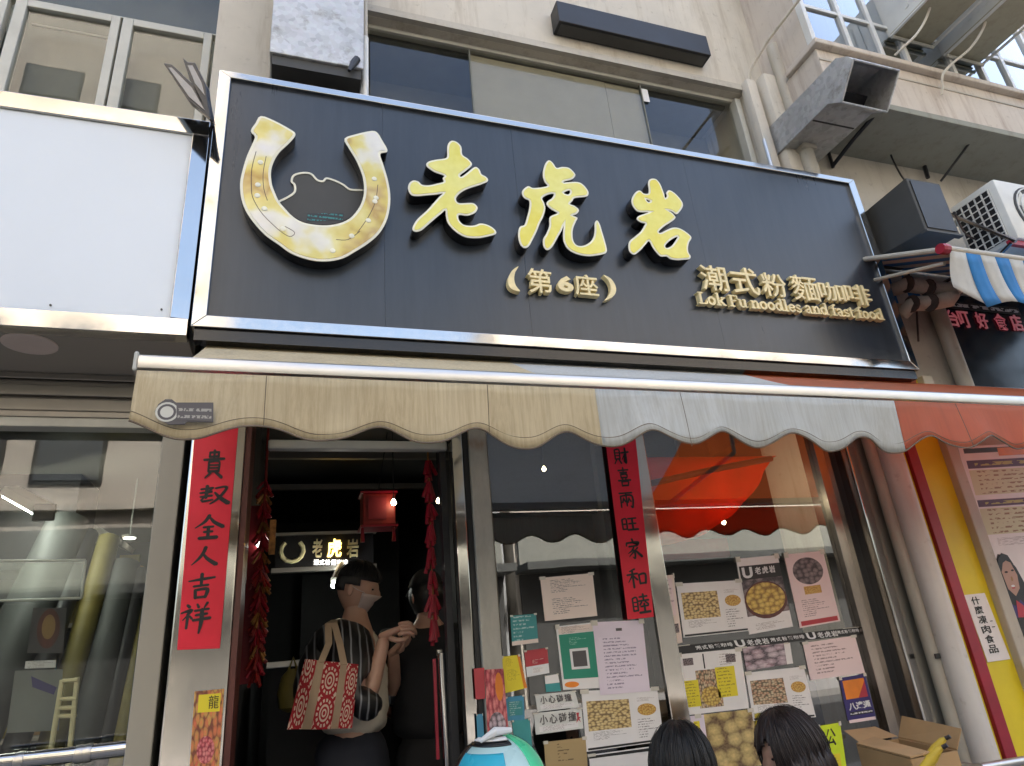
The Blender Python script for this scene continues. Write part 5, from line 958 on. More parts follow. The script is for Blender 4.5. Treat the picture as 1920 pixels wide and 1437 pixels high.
s_ = plain('neon_sign', 'neon yellow sign with a brush character right of the dark haired woman', [(1533,1362),(1575,1355),(1592,1470),(1546,1475)], 'paper_neon'); P_, Y_ = SH[s_.name]; p = lerp4(P_, .22, .93); q = lerp4(P_, .78, .93); r_ = lerp4(P_, .22, .6); brush_char('brush_character', S('40,6,6 20,40,4;60,4,6 84,40,8;52,42,6 30,72,4;30,72,6 74,70,6;64,56,6 80,84,8'), p, q-p, r_-p, Y_-.0008, .0005, 'ink', s_); patch(s_, 'print', .2, .1, .8, .5, 'rows_yellow', 1)
s_ = plain('fish_ball_poster', 'large fish ball photo poster between the two women', [(1304,1342),(1410,1330),(1428,1435),(1318,1450)], 'food_balls_big', 'poster'); patch(s_, 'grey_margin', -.12, .0, .14, 1, 'paper_lilac', 1); patch(s_, 'green_mark', -.05, .3, .05, .9, 'rows_yellow', 2)
s_ = plain('narrow_notice', 'narrow cream notice beside the steel mullion', [(1240,1080),(1263,1078),(1280,1205),(1256,1210)], 'paper_cream'); patch(s_, 'print', .1, .4, .8, .95, 'rows_pink', 1); patch(s_, 'thumb_photo', .15, .15, .85, .28, 'food_dark', 1)
s_ = plain('yellow_price_tag', 'yellow price tag beside the fish ball poster', [(1414,1338),(1452,1334),(1456,1360),(1418,1366)], 'rows_yellow', 'card')
# ------------------------------------------------------------------ pipes and the shop on the right
bp = thing('big_white_pipe', 'thick white pipe standing between the steel pillar and the yellow wall', 'pipe', tuple(at(1850, 1437, 2.5)))
Xp = (at(1750, 1080, 2.48).x+at(1850, 1430, 2.48).x+at(1681, 850, 2.48).x)/3; MB().tube([(Xp, 2.5, 0), (Xp, 2.5, 2.44)], .056, 20).build('pipe', 'pipe_white', bp, smooth=True)
for z_ in (.5,): MB().lathe((Xp, 2.5, z_), [(.058, -.03), (.063, -.025), (.063, .025), (.058, .03)], 20).build('collar', 'pipe_white', bp, smooth=True)
sp_ = thing('small_white_pipe', 'thinner pale pipe just left of the thick white pipe', 'pipe', tuple(at(1800, 1437, 2.55))); Xs = (at(1717, 1080, 2.56).x+at(1809, 1430, 2.56).x)/2
MB().tube([(Xs, 2.57, 0), (Xs, 2.57, 2.44)], .038, 14).build('pipe', 'pipe_cream', sp_, smooth=True)
p = at(1765, 1229, 2.53); B('pipe_clip', 'dark_grey', sp_, (Xs-.042, Xs+.02, 2.525, 2.534, p.z-.012, p.z+.01))
rs = thing('yellow_storefront', 'yellow wall with dark red post of the right shop', 'shop front', (3.3, 2.6, 0))
rx0, rx1 = at(1776, 1077, 2.55).x, at(1796, 1077, 2.55).x; MB().hexa([(rx0, 2.55, 0), (rx1, 2.55, 0), (rx1, 2.68, 0), (rx0, 2.68, 0), (rx0, 2.55, 2.7), (rx1, 2.55, 2.7), (rx1, 2.68, 2.7), (rx0, 2.68, 2.7)]).build('red_post', 'maroon_paint', rs, bevel=.004)
yx1 = at(1860, 1110, 2.6).x; B('yellow_panel', 'yellow_paint', rs, (rx1+.001, yx1, 2.60, 2.68, 0, 2.75)); B('cream_edge', 'paper_yellow', rs, (rx0-.018, rx0-.001, 2.57, 2.66, 0, 2.7))
gp0, gp1 = at(1858, 1080, 2.56).x, at(1880, 1080, 2.56).x; B('grey_post', 'pipe_cream', rs, (gp0+.005, gp1, 2.56, 2.66, 0, 2.75), bevel=.006); B('wall', 'wall_side', rs, (gp1, 6.5, 2.68, 2.695, 0, 2.7))
mbd = sheet('menu_board', 'tall printed menu board of the right shop', 'menu board', [(1796,838),(1990,828),(2090,1150),(1885,1168)], 2.62, 'paper_white')
for v0, v1, mt in ((.955,.985,'print_black'),(.86,.91,'rows_purple'),(.70,.85,'rows_menu'),(.63,.67,'rows_purple'),(.47,.62,'rows_menu')): patch(mbd, 'menu_rows', .04, v0, .85, v1, mt, 1)
patch(mbd, 'slogan', .05, .405, .95, .45, 'rows_white', 1); patch(mbd, 'orange_tab', .35, .93, .8, .98, 'paper_orange', 2); patch(mbd, 'dark_field', 0, -.3, 1, .02, 'black_gloss', 1)
patch(mbd, 'hair', .0, .04, .30, .36, 'hair_black', 1, ((.03,.2),(.04,.30),(.09,.36),(.16,.35),(.22,.28),(.27,.16),(.3,.06),(.05,.06))); patch(mbd, 'face', .07, .14, .22, .33, 'skin', 2, ((.08,.28),(.12,.33),(.18,.31),(.21,.24),(.20,.17),(.15,.13),(.10,.17))); patch(mbd, 'garment', .02, .02, .3, .14, 'paper_navy', 2, ((.0,.02),(.04,.12),(.12,.08),(.18,.11),(.28,.02))); patch(mbd, 'scarf', .1, .02, .2, .12, 'paper_red', 3, ((.12,.02),(.14,.11),(.19,.08),(.19,.02)))
for nm_, u0, v0, u1, v1, mt_ in (('eye', .105, .255, .135, .265, 'ink'), ('eye', .165, .262, .19, .272, 'ink'), ('mouth', .13, .178, .162, .19, 'print_white'), ('lip', .13, .170, .162, .178, 'print_red'), ('nose', .145, .21, .162, .235, 'cardboard')): patch(mbd, nm_, u0, v0, u1, v1, mt_, 4, 'ellipse')
patch(mbd, 'fringe', .06, .27, .2, .36, 'hair_black', 5, ((.06,.24),(.075,.33),(.12,.365),(.17,.35),(.20,.30),(.15,.325),(.11,.31),(.085,.27)))
nt_ = sheet('cold_food_notice', 'white paper notice with vertical Chinese lettering on the yellow wall', 'notice', [(1808,1116),(1846,1112),(1895,1236),(1852,1242)], 2.594, 'paper_white')
for i, c_ in enumerate('什麼凍肉食品'): ptext(nt_, c_, .22, .84-i*.145, .62, .96-i*.145, 'print_black', .02)
ptext(nt_, '二', .72, .48, .86, .58, 'print_black', .0)
rl = thing('rail_bar', 'pale steel bar at the bottom right corner', 'rail', tuple(at(1880, 1430, 2.2))); MB().tube([at(1838, 1440, 2.2), at(1935, 1424, 2.2)], .016, 12).build('bar', 'aluminium', rl, smooth=True); MB().tube([at(1838, 1440, 2.2), at(1838, 1440, 2.2)+Vector((0,.3,0))], .012, 8).build('stay', 'aluminium', rl)
# cardboard box with bananas on a folding table
bt = thing('side_table', 'low table holding the cardboard box by the shop window', 'table', (2.2, 2.2, 0)); tz = .86
B('top', 'steel_brushed', bt, (1.75, 2.45, 1.95, 2.42, tz-.03, tz), bevel=.004)
for x in (1.79, 2.41):
    for y_ in (1.99, 2.38): B('leg', 'steel_brown', bt, (x-.015, x+.015, y_-.015, y_+.015, 0, tz-.031))
cb = thing('cardboard_box', 'open cardboard box at the bottom right', 'box', (2.1, 2.2, tz))
q = [at(1602, 1400, 2.1), at(1710, 1420, 2.0), at(1796, 1398, 2.05)]; cz1 = 1.10
fa, fb2, fc2 = atZ(1606, 1398, cz1), atZ(1708, 1424, cz1), atZ(1795, 1408, cz1); fd = fa+(fc2-fb2)
ring = [fa, fb2, fc2, fd]
for i in range(4):
    a, b = ring[i], ring[(i+1) % 4]; nrm = (b-a).cross(Vector((0,0,1))).normalized()*.006; B_ = MB().prism([Vector((a.x, a.y, tz+.002)), Vector((b.x, b.y, tz+.002)), b, a], -nrm); B_.build('side', 'cardboard', cb)
MB().prism([Vector((p.x, p.y, tz+.003)) for p in ring], (0, 0, .006)).build('bottom', 'cardboard', cb)
u_ = (fc2-fb2); w_ = (fa-fb2)
MB().prism([fb2+Vector((0,0,.002)), fa+Vector((0,0,.002)), fa+u_*.42+Vector((0,0,.012)), fb2+u_*.42+Vector((0,0,.006))], (0, 0, .005)).build('flap', 'cardboard', cb)
MB().prism([fa+u_*.1+Vector((0,0,.006)), fd+Vector((0,0,.006)), fd-w_*.05+Vector((0, .1, .03)), fa+u_*.3+Vector((0,.1,.03))], (0, .005, 0)).build('flap', 'cardboard', cb)
MB().prism([fc2+Vector((.001,0,0)), fd+Vector((.001,0,0)), fd+u_*.22+Vector((0,0,.06)), fc2+u_*.22+Vector((0,0,.05))], (0, 0, .005)).build('flap', 'cardboard', cb)
mid = fa.lerp(fb2, .5); pz = Vector((mid.x, mid.y, cz1-.03)); nn = (fb2-fa).cross(Vector((0,0,1))).normalized(); 
a, b = fa.lerp(fb2, .3)+nn*-.0+Vector((0,0,-.05)), fa.lerp(fb2, .6)+Vector((0,0,-.05)); fit_text('box_print', '九', a-Vector((0,.004,0)), b-Vector((0,.004,0)), a+Vector((0,-.004,.035)), .0006, 'ink', cb, .02)
for k, (q, lab) in enumerate((((1755, 1404), 'ripe yellow banana poking up highest out of the cardboard box'), ((1748, 1422), 'lower yellow banana at the mouth of the cardboard box'))):
    t = thing('banana', lab, 'banana', tuple(at(*q, 2.15)), 'bananas in the box'); p = atZ(*q, cz1+.01); MB().tube([p+Vector((-.05, .09, -.12)), p+Vector((-.03, .04, -.05)), p, p+Vector((.012, -.02, .022)), p+Vector((.016, -.03, .028))], [.010, .014, .014, .009, .005], 10).build('fruit', 'banana', t, smooth=True); MB().tube([p+Vector((.016, -.03, .028)), p+Vector((.022, -.042, .034))], [.006, .0055], 8).build('stalk', 'hair_brown', t)

# loose cables on the right
for lab, pts, ys in (('black cable looping from the duct down to the grey hood', [(1655,235),(1668,285),(1690,330),(1705,345)], [2.66,2.62,2.6,2.5]), ('brown cable sagging between hood and outdoor air conditioner', [(1790,400),(1812,440),(1850,455),(1890,470)], [2.3,2.35,2.4,2.4]), ('thin black cable running along the underside of the balcony', [(1665,290),(1740,300),(1830,318),(1930,345)], [2.66,2.66,2.66,2.66]), ('grey cable hanging down the wall behind the striped awning', [(1690,440),(1700,500),(1716,560),(1722,640)], [2.68,2.67,2.68,2.68])):
    cb_ = thing('loose_cable', lab, 'cable', tuple(at(*pts[-1], ys[-1])), 'loose cables on the right'); MB().tube(smooth_path([at(*a, y) for a, y in zip(pts, ys)]), .006, 6).build('cable', 'black_paint' if 'black' in lab else 'rust_steel', cb_, smooth=True); MB().lathe(tuple(at(*pts[0], ys[0])), [(.010, -.008), (.010, .008)], 8, 'x').build('clip', 'dark_grey', cb_)

# goods on shelves at the back of the left shop
gr2 = random.Random(11); sh_ = thing('goods_shelf', 'dark shelves with small boxes at the back of the left shop', 'shelf', tuple(at(100, 1437, 4.9))); xa_, xb_ = at(-40, 1300, 4.9).x, tx0-.1
names = ('first','second','third','fourth','fifth','sixth','seventh','eighth','ninth')
for ri, (row, zz) in enumerate((('top', 1.86), ('middle', 1.56), ('bottom', 1.26))):
    B('shelf_board', 'shutter_metal', sh_, (xa_, xb_, 4.85, 5.2, zz-.025, zz))
    x = xa_+.05; k = 0
    while x < xb_-.16 and k < 9:
        w_, h_ = gr2.uniform(.07, .14), gr2.uniform(.09, .22); cn, mt = gr2.choice((('yellow','roll_yellow'),('white','paper_white'),('teal','paper_teal'),('red','print_red'),('brown','cardboard'),('blue','paper_sky')))
        o = B('goods_box', mt, None, (x, x+w_, 4.88, 4.88+gr2.uniform(.1, .25), zz+.001, zz+h_), bevel=.004); tag(o, f'{cn} goods box, {names[k]} from the left on the {row} shelf of the left shop', 'box', 'goods boxes in the left shop'); x += w_+gr2.uniform(.01, .08); k += 1
B('upright', 'shutter_metal', sh_, (xa_-.03, xa_, 4.85, 5.2, .05, 2.2), (xb_, xb_+.03, 4.85, 5.2, .05, 2.2))
# ------------------------------------------------------------------ people
def skin_geo(verts, edges, rad, sub=2):
    me = bpy.data.meshes.new('skin'); me.from_pydata([tuple(v) for v in verts], edges, []); o = bpy.data.objects.new('skin', me); C.objects.link(o)
    o.modifiers.new('s', 'SKIN'); sv = me.skin_vertices[0].data
    for i, r in enumerate(rad): sv[i].radius = (r, r) if not isinstance(r, tuple) else r; sv[i].use_root = (i == 0)
    o.modifiers.new('d', 'SUBSURF').levels = sub; bpy.context.view_layer.update()
    m2 = bpy.data.meshes.new_from_object(o.evaluated_get(bpy.context.evaluated_depsgraph_get())); g = ([v.co.copy() for v in m2.vertices], [tuple(p.vertices) for p in m2.polygons])
    bpy.data.objects.remove(o); bpy.data.meshes.remove(me); bpy.data.meshes.remove(m2); return g
def chain(mb, g): n = len(mb.v); mb.v += [tuple(v) for v in g[0]]; mb.f += [tuple(n+i for i in f) for f in g[1]]
def cloth(g, amp=.007, sc_=16, seed=0):
    me = bpy.data.meshes.new('c'); me.from_pydata([tuple(v) for v in g[0]], [], g[1]); me.update(); nn = [v.normal.copy() for v in me.vertices]; bpy.data.meshes.remove(me)
    return ([v + n*amp*(mnoise.noise(Vector((v.x*sc_, v.y*sc_, v.z*sc_*1.7))+Vector((seed,)*3))+.6*mnoise.noise(Vector((v.x*sc_*2.2, v.y*sc_*2.2, v.z*sc_*3.5))+Vector((seed,)*3))) for v, n in zip(g[0], nn)], g[1])
def strands(H, k, n, lo0, lo1, la1, grow, rad, seed=1, lo_gap=0):
    c, f, r, u = H; rr_ = random.Random(seed); mb = MB()
    for i in range(n):
        lo = rr_.uniform(lo0, lo1)*rr_.choice((-1, 1)); fly = rr_.random() < .12; g = grow+(rr_.uniform(.004, .014) if fly else rr_.uniform(-.004, .005)); rad_ = rad*(.45 if fly else 1); pts = []; dr_ = rr_.uniform(-.12, .12); st = rr_.uniform(.6, 1.5)
        for q in range(7):
            la = st+(la1-st)*q/6+rr_.uniform(-.01, .01); l2 = lo+dr_*q/6; x, y, z = math.cos(la)*math.cos(l2), math.cos(la)*math.sin(l2), math.sin(la)
            low = max(0, -z); pts.append(c+(f*x*(.098+g)*(1-.25*low if x < 0 else 1)+r*y*(.078+g)*(1-.2*low)+u*z*(.122+g))*k)
        mb.tube(pts, [rad_*a for a in (.5, 1, 1, 1, 1, .8, .3)], 5)
    return mb
class Fig:
    def __init__(s, name, label, base, fwd, group=None):
        s.t = thing(name, label, 'person', base, group); s.b = Vector(base); s.f = Vector((fwd[0], fwd[1], 0)).normalized(); s.r = s.f.cross(Vector((0,0,1)))
    def p(s, a, r, h): return s.b + s.f*a + s.r*r + Vector((0,0,h))
    def head_frame(s, c, fwd, tilt=0.0):
        f = Vector((*fwd, 0)).normalized(); f = (f*math.cos(tilt)+Vector((0,0,math.sin(tilt)))).normalized(); r = f.cross(Vector((0,0,1))).normalized(); u = r.cross(f); return c, f, r, u
def head_geo(H, k=1.0, grow=0.0, keep=None, nt=26, npn=34, wob=0, seed=0):
    """head as one surface: skull, brow, sockets, nose, lips, chin; keep(lat, lon) selects a region (for hair, mask); grow = offset"""
    c, f, r, u = H; V = {}; mb = MB()
    for i in range(nt+1):
        la = -math.pi/2+math.pi*i/nt
        for j in range(npn):
            lo = 2*math.pi*j/npn-math.pi       # 0 = straight ahead
            x, y, z = math.cos(la)*math.cos(lo), math.cos(la)*math.sin(lo), math.sin(la)
            w = .078; dx, dz = (.100 if x < 0 else .094), .122
            low = max(0, -z); w *= 1-.32*low**1.4; dx *= (1-.18*low if x > 0 else 1-.45*low**1.2)
            P = Vector((x*dx, y*w, z*dz))
            if x > 0:
                g = lambda la0, lo0, sa, so: math.exp(-((la-la0)/sa)**2-((lo-lo0)/so)**2)
                P.x += .020*g(-.14, 0, .16, .15)+.010*g(.02, 0, .2, .1)+.007*g(-.52, 0, .1, .28)+.010*g(-.85, 0, .2, .4)-.010*(g(.06, .36, .12, .2)+g(.06, -.36, .12, .2))+.006*g(.28, 0, .12, .7)
            n_ = Vector((x/dx, y/w, z/dz)).normalized(); P += n_*grow
            if wob: P += n_*wob*(mnoise.noise(Vector((lo*6+seed, la*2.2, seed)))+1.0*mnoise.noise(Vector((lo*22+seed, la*1.5, seed))))
            V[i, j] = len(mb.v); mb.v.append(tuple(c+(f*P.x+r*P.y+u*P.z)*k))
    for i in range(nt):
        for j in range(npn):
            j2 = (j+1) % npn; la = -math.pi/2+math.pi*(i+.5)/nt; lo = 2*math.pi*(j+.5)/npn-math.pi
            if keep is None or keep(la, lo): mb.f.append((V[i, j], V[i, j2], V[i+1, j2], V[i+1, j]))
    used = sorted({a for q in mb.f for a in q}); ix = {a: n for n, a in enumerate(used)}; return ([Vector(mb.v[a]) for a in used], [tuple(ix[a] for a in q) for q in mb.f])
def ears(mb, H, k=1.0):
    c, f, r, u = H
    for sg_ in (-1, 1):
        e = c+(r*sg_*.076-f*.008-u*.008)*k; n = len(mb.v)
        for i in range(7):
            for j in range(10):
                an = 2*math.pi*j/10; rad = (.004, .016, .023, .026, .024, .017, .006)[i]*k; mb.v.append(tuple(e+r*sg_*(.002*i)*k+(f*math.cos(an)*.6+u*math.sin(an)*1.15)*rad-f*.004*i*k*.5))
        for i in range(6):
            for j in range(10): a = n+i*10+j; b = n+i*10+(j+1) % 10; mb.f.append((a, b, b+10, a+10))
        mb.f.append(tuple(range(n+60, n+70)))
def hand(mb, w, d, palm_n, L=.18, curl=.9, thumb=1):
    """palm plus five separate bent fingers; w wrist point, d direction of the hand, palm_n where the palm faces"""
    d = Vector(d).normalized(); n = (Vector(palm_n)-d*Vector(palm_n).dot(d)).normalized(); s_ = d.cross(n)
    chain(mb, skin_geo([w-d*.03, w+d*.02, w+d*L*.28, w+d*L*.48], [(0,1),(1,2),(2,3)], [(.026,.02), (.03,.02), (.040,.018), (.038,.015)], 1))
    for k, (off, ln_) in enumerate(((-.030, .78), (-.010, .92), (.010, .86), (.029, .66))):
        q = w+d*L*.46+s_*off; pts = [q-d*.015, q]; a = curl*.35; l = L*.5*ln_
        for seg, fr in ((0, .45), (1, .32), (2, .23)): pts.append(pts[-1]+(d*math.cos(a)+n*math.sin(a))*l*fr); a += curl*.75
        mb.tube(pts, [.0085, .009, .0085, .0078, .006], 8)
    q = w+d*L*.14-s_*.026*thumb; mb.tube([q, q+d*.03-s_*.022*thumb+n*.008, q+d*.055-s_*.02*thumb+n*.022, q+d*.075-s_*.008*thumb+n*.03], [.012, .0115, .010, .007], 8)
def fig_body(F_, verts, edges, rad, H, k=1.0, hands=()):
    mb = MB(); chain(mb, skin_geo(verts, edges, rad)); chain(mb, head_geo(H, k)); ears(mb, H, k)
    for h in hands: hand(mb, *h)
    return mb.build('body', 'skin', F_.t, smooth='all')
def eyes(F_, H, k=1.0):
    c, f, r, u = H
    for sg_ in (-1, 1): e = c+(f*.0762+r*sg_*.031+u*.008)*k; mb = MB().lathe(tuple(e), [(.001, -.005), (.008, -.003), (.010, 0), (.008, .003), (.001, .005)], 10); mb.build('eye', 'black_gloss', F_.t, smooth=True)
def wavy():
    t = NT('jacket_striped'); w_ = t.n('TexWave'); w_.inputs['Scale'].default_value = 9; w_.inputs['Distortion'].default_value = 2.5; t.l(t.co((1, .6, .55)), w_.inputs[0]); t.set(t.ramp(w_.outputs['Fac'] if 'Fac' in w_.outputs else w_.outputs[1], [(.86, (.010,.010,.011)), (.95, (.22,.23,.25))]), .45)
wavy()
FL = .17
# the man in the doorway
hp = at(670, 1106, 3.35); mn = Fig('person', 'person in striped black jacket and pale mask standing in the doorway', (hp.x-.02, 3.35, FL), (.93, -.36)); hz_ = hp.z-FL
S_ = hz_/1.64
def sc(*a): return mn.p(a[0]*S_, a[1]*S_, a[2]*S_)
H = mn.head_frame(hp, (.95, -.30), -.22)
el = sc(.12, .21, 1.13); wr = at(722, 1192, 3.12); el2 = sc(.14, -.22, 1.14); wr2 = at(738, 1222, 3.30)
V = [sc(0,0,.95), sc(0,0,1.12), sc(.01,0,1.30), sc(0,0,1.43), sc(.01,0,1.53), hp-Vector((0,0,.02)), sc(.02,.16,1.42), el, wr, sc(0,-.17,1.42), el2, wr2, sc(.02,.09,.88), sc(.04,.10,.48), sc(0,.10,.06), sc(0,-.09,.88), sc(.03,-.10,.48), sc(-.02,-.10,.06)]
E_ = [(0,1),(1,2),(2,3),(3,4),(4,5),(3,6),(6,7),(7,8),(3,9),(9,10),(10,11),(0,12),(12,13),(13,14),(0,15),(15,16),(16,17)]
R_ = [(.13,.12),(.12,.11),(.135,.115),(.09,.08),.052,.05,.055,.042,.028,.055,.042,.028,.085,.06,.04,.085,.06,.04]
hd_ = (at(768, 1172, 3.06)-wr); hd2 = (at(762, 1200, 3.26)-wr2)
fig_body(mn, V, E_, R_, H, 1.0, ((wr, hd_, (.3,.6,-.6), .18, 1.0, 1), (wr2, hd2, (.2,-.5,.6), .18, 1.0, -1))); eyes(mn, H)
mb = MB(); chain(mb, head_geo(H, 1, .012, lambda la, lo: la > .42 or (abs(lo) > 2.0 and la > -.15) or (abs(lo) > 1.3 and la > .16), wob=.006)); o = mb.build('hair', 'hair_black', mn.t, smooth='all'); o.modifiers.new('t', 'SOLIDIFY').thickness = .008
strands(H, 1, 220, .0, 3.14, .38, .014, .0022, 3).build('hair_strands', 'hair_black', mn.t, smooth='all')
mb = MB(); chain(mb, head_geo(H, 1, .007, lambda la, lo: abs(lo) < 1.15 and -1.0 < la < -.08)); o = mb.build('face_mask', 'mask_pale', mn.t, smooth='all'); o.modifiers.new('t', 'SOLIDIFY').thickness = .002
c_, f_, r_, u_ = H
for s_ in (-1, 1): MB().tube([c_+f_*.055+r_*s_*.072-u_*.012, c_+f_*.02+r_*s_*.082-u_*.004, c_-f_*.016+r_*s_*.083+u_*.012], .0022, 5).build('mask_loop', 'mask_pale', mn.t)
mb = MB(); chain(mb, cloth(skin_geo([sc(.01,0,1.0), sc(.01,0,1.14), sc(.01,0,1.30), sc(.0,0,1.43), sc(.005,0,1.48)], [(0,1),(1,2),(2,3),(3,4)], [(.172,.16),(.16,.15),(.168,.15),(.13,.11),(.075,.07)], 3))); mb.build('shirt', 'cloth_cream', mn.t, smooth='all')
mb = MB(); chain(mb, cloth(skin_geo([sc(-.08,.02,1.10), sc(-.08,.03,1.28), sc(-.03,.05,1.44), sc(.02,.16,1.40), sc(.06,.20,1.27), el+Vector((0,0,.0)), el.lerp(wr, .30)], [(0,1),(1,2),(2,3),(3,4),(4,5),(5,6)], [(.19,.19),(.20,.19),(.14,.12),(.125,.115),(.12,.115),.112,.10], 3))); chain(mb, cloth(skin_geo([sc(-.03,-.03,1.44), sc(0,-.18,1.42), sc(.07,-.22,1.26), el2, el2.lerp(wr2,.25)], [(0,1),(1,2),(2,3),(3,4)], [.09,.075,.07,.065,.06], 3))); mb.build('jacket', 'jacket_striped', mn.t, smooth='all')
mb = MB(); chain(mb, cloth(skin_geo([sc(0,0,1.08), sc(0,0,.92), sc(.02,.10,.80), sc(.04,.11,.46), sc(0,.11,.09), sc(.0,-.10,.80), sc(.03,-.11,.46), sc(-.02,-.11,.09)], [(0,1),(1,2),(2,3),(3,4),(1,5),(5,6),(6,7)], [(.17,.155),(.19,.18),.15,.11,.095,.15,.11,.095], 3))); mb.build('trousers', 'cloth_navy', mn.t, smooth='all')
for a in (sc(.04,.11,0), sc(.02,-.11,0)): MB().lathe((a.x+.02, a.y, FL), [(.06, 0), (.07, .02), (.06, .06), (.04, .09)], 14).build('shoe', 'leather_black', mn.t, smooth=True)
# tote bag
bg_ = thing('tote_bag', 'tan tote bag with red ring flower print on the shoulder in the doorway', 'bag', tuple(at(600, 1365, 3.05)))
Q = [at(x, y, 3.04) for x, y in ((572,1236),(672,1246),(660,1366),(538,1368))]; W = 10; mb = MB(); NX, NZ = 12, 10
fr_, bk = [], []
def bagp(u, v, side): p = lerp4(Q, u, v); bul = math.sin(math.pi*min(1, max(0, u)))*math.sin(math.pi*min(1, v*.8+.12)); return p+Vector((0, (-.045 if side else .05)*bul+.01*math.sin(u*9+v*4), 0))
for side in (1, 0):
    n = len(mb.v)
    for i in range(NX+1):
        for j in range(NZ+1): mb.v.append(tuple(bagp(i/NX, j/NZ, side)))
    for i in range(NX):
        for j in range(NZ): a = n+i*(NZ+1)+j; mb.f.append((a, a+1, a+NZ+2, a+NZ+1))
uvb = uv_of(Q); mb.build('bag_body', 'canvas_tan', bg_, smooth='all', uv=uvb)
for u0, u1, nv in ((.0, .22, 1.6), (.36, .66, 2.1), (.78, 1.0, 2.1)):
    mb = MB(); n = 0; K = 8
    for i in range(K+1):
        for j in range(NZ+1): u = u0+(u1-u0)*i/K; mb.v.append(tuple(bagp(u, j/NZ, 1)+Vector((0, -.003, 0))))
    for i in range(K):
        for j in range(NZ): a = i*(NZ+1)+j; mb.f.append((a, a+1, a+NZ+2, a+NZ+1))
    c0_ = uvb; mb.build('printed_panel', 'bag_print', bg_, smooth='all', uv=lambda v, u0=u0, u1=u1, nv=nv: ((c0_(v)[0]-u0)/(u1-u0), c0_(v)[1]*nv))
sh = sc(-.02, .20, 1.475)
for a, b in ((.30, .30), (.72, .72)):
    p0 = bagp(a, .98, 1)+Vector((0,-.004,0)); mb = MB(); pts = [p0, p0.lerp(sh, .5)+Vector((0,-.03,0)), sh+Vector((-.02+.06*(a-.5), -.02, .012)), sh+Vector((.0, .06, .03))]
    for q in pts: mb.v += [tuple(q+Vector((-.014,0,0))), tuple(q+Vector((.014,0,0)))]
    mb.f = [(2*i, 2*i+1, 2*i+3, 2*i+2) for i in range(len(pts)-1)]; o = mb.build('strap', 'canvas_tan', bg_); o.modifiers.new('t', 'SOLIDIFY').thickness = .004
yb2 = thing('yellow_bag', 'dim yellow bag behind the tote bag', 'bag', tuple(at(545, 1330, 3.3))); p = at(548, 1290, 3.45); g = MB().lathe(tuple(p), [(.02, -.10), (.055, -.08), (.065, -.02), (.05, .05), (.02, .08)], 14); g.build('bag_body', 'roll_yellow', yb2, smooth=True); MB().tube([p+Vector((-.02,0,.07)), p+Vector((0,0,.13)), p+Vector((.02,0,.07))], .006, 6).build('handle', 'roll_yellow', yb2)
# second person in the doorway
hp2 = at(800, 1118, 3.5); p2 = Fig('person', 'person in black with a black cap half hidden behind the firecracker string', (hp2.x, 3.5, FL), (.2, .9)); S2 = (hp2.z-FL)/1.64
def s2(*a): return p2.p(a[0]*S2, a[1]*S2, a[2]*S2)
H2 = p2.head_frame(hp2, (-.2, .9), -.1)
V2 = [s2(*q) for q in ((0,0,.95),(0,0,1.12),(.01,0,1.30),(0,0,1.43),(.01,0,1.53),(0,0,1.62),(0,.17,1.42),(.05,.23,1.14),(.2,.18,1.0),(0,-.17,1.42),(.05,-.23,1.14),(.25,-.15,1.05),(.02,.09,.88),(.03,.1,.48),(0,.1,.06),(.02,-.09,.88),(.03,-.1,.48),(0,-.1,.06))]
fig_body(p2, V2, E_, R_, H2, 1.0, ((V2[8], s2(.3,.15,.98)-V2[8], (0,0,-1), .17, .8, 1), (V2[11], s2(.35,-.1,1.05)-V2[11], (0,0,-1), .17, .8, -1)))
mb = MB(); chain(mb, head_geo(H2, 1, .010, lambda la, lo: la > -.75 and abs(lo) > 1.1, wob=.005)); o = mb.build('hair', 'hair_black', p2.t, smooth='all')
mb = MB(); chain(mb, head_geo(H2, 1, .018, lambda la, lo: la > .32)); c_, f_, r_, u_ = H2; n = len(mb.v)
mb.hexa([c_+f_*.09+r_*.06+u_*.045, c_+f_*.09-r_*.06+u_*.045, c_+f_*.17-r_*.045+u_*.03, c_+f_*.17+r_*.045+u_*.03, c_+f_*.09+r_*.06+u_*.05, c_+f_*.09-r_*.06+u_*.05, c_+f_*.17-r_*.045+u_*.034, c_+f_*.17+r_*.045+u_*.034]); mb.build('cap', 'cloth_black', p2.t, smooth=True)
mb = MB(); chain(mb, cloth(skin_geo(V2[:4]+[V2[6], V2[7], V2[9], V2[10]], [(0,1),(1,2),(2,3),(3,4),(4,5),(3,6),(6,7)], [(.22,.20),(.20,.18),(.20,.18),(.14,.12),.11,.10,.11,.10], 3))); mb.build('shirt', 'cloth_black', p2.t, smooth='all')
mb = MB(); chain(mb, cloth(skin_geo([s2(0,0,1.1), s2(0,0,.9)]+[V2[i] for i in (13,14,16,17)], [(0,1),(1,2),(2,3),(1,4),(4,5)], [(.20,.18),(.21,.19),.12,.10,.12,.10], 3))); mb.build('trousers', 'cloth_black', p2.t, smooth='all')
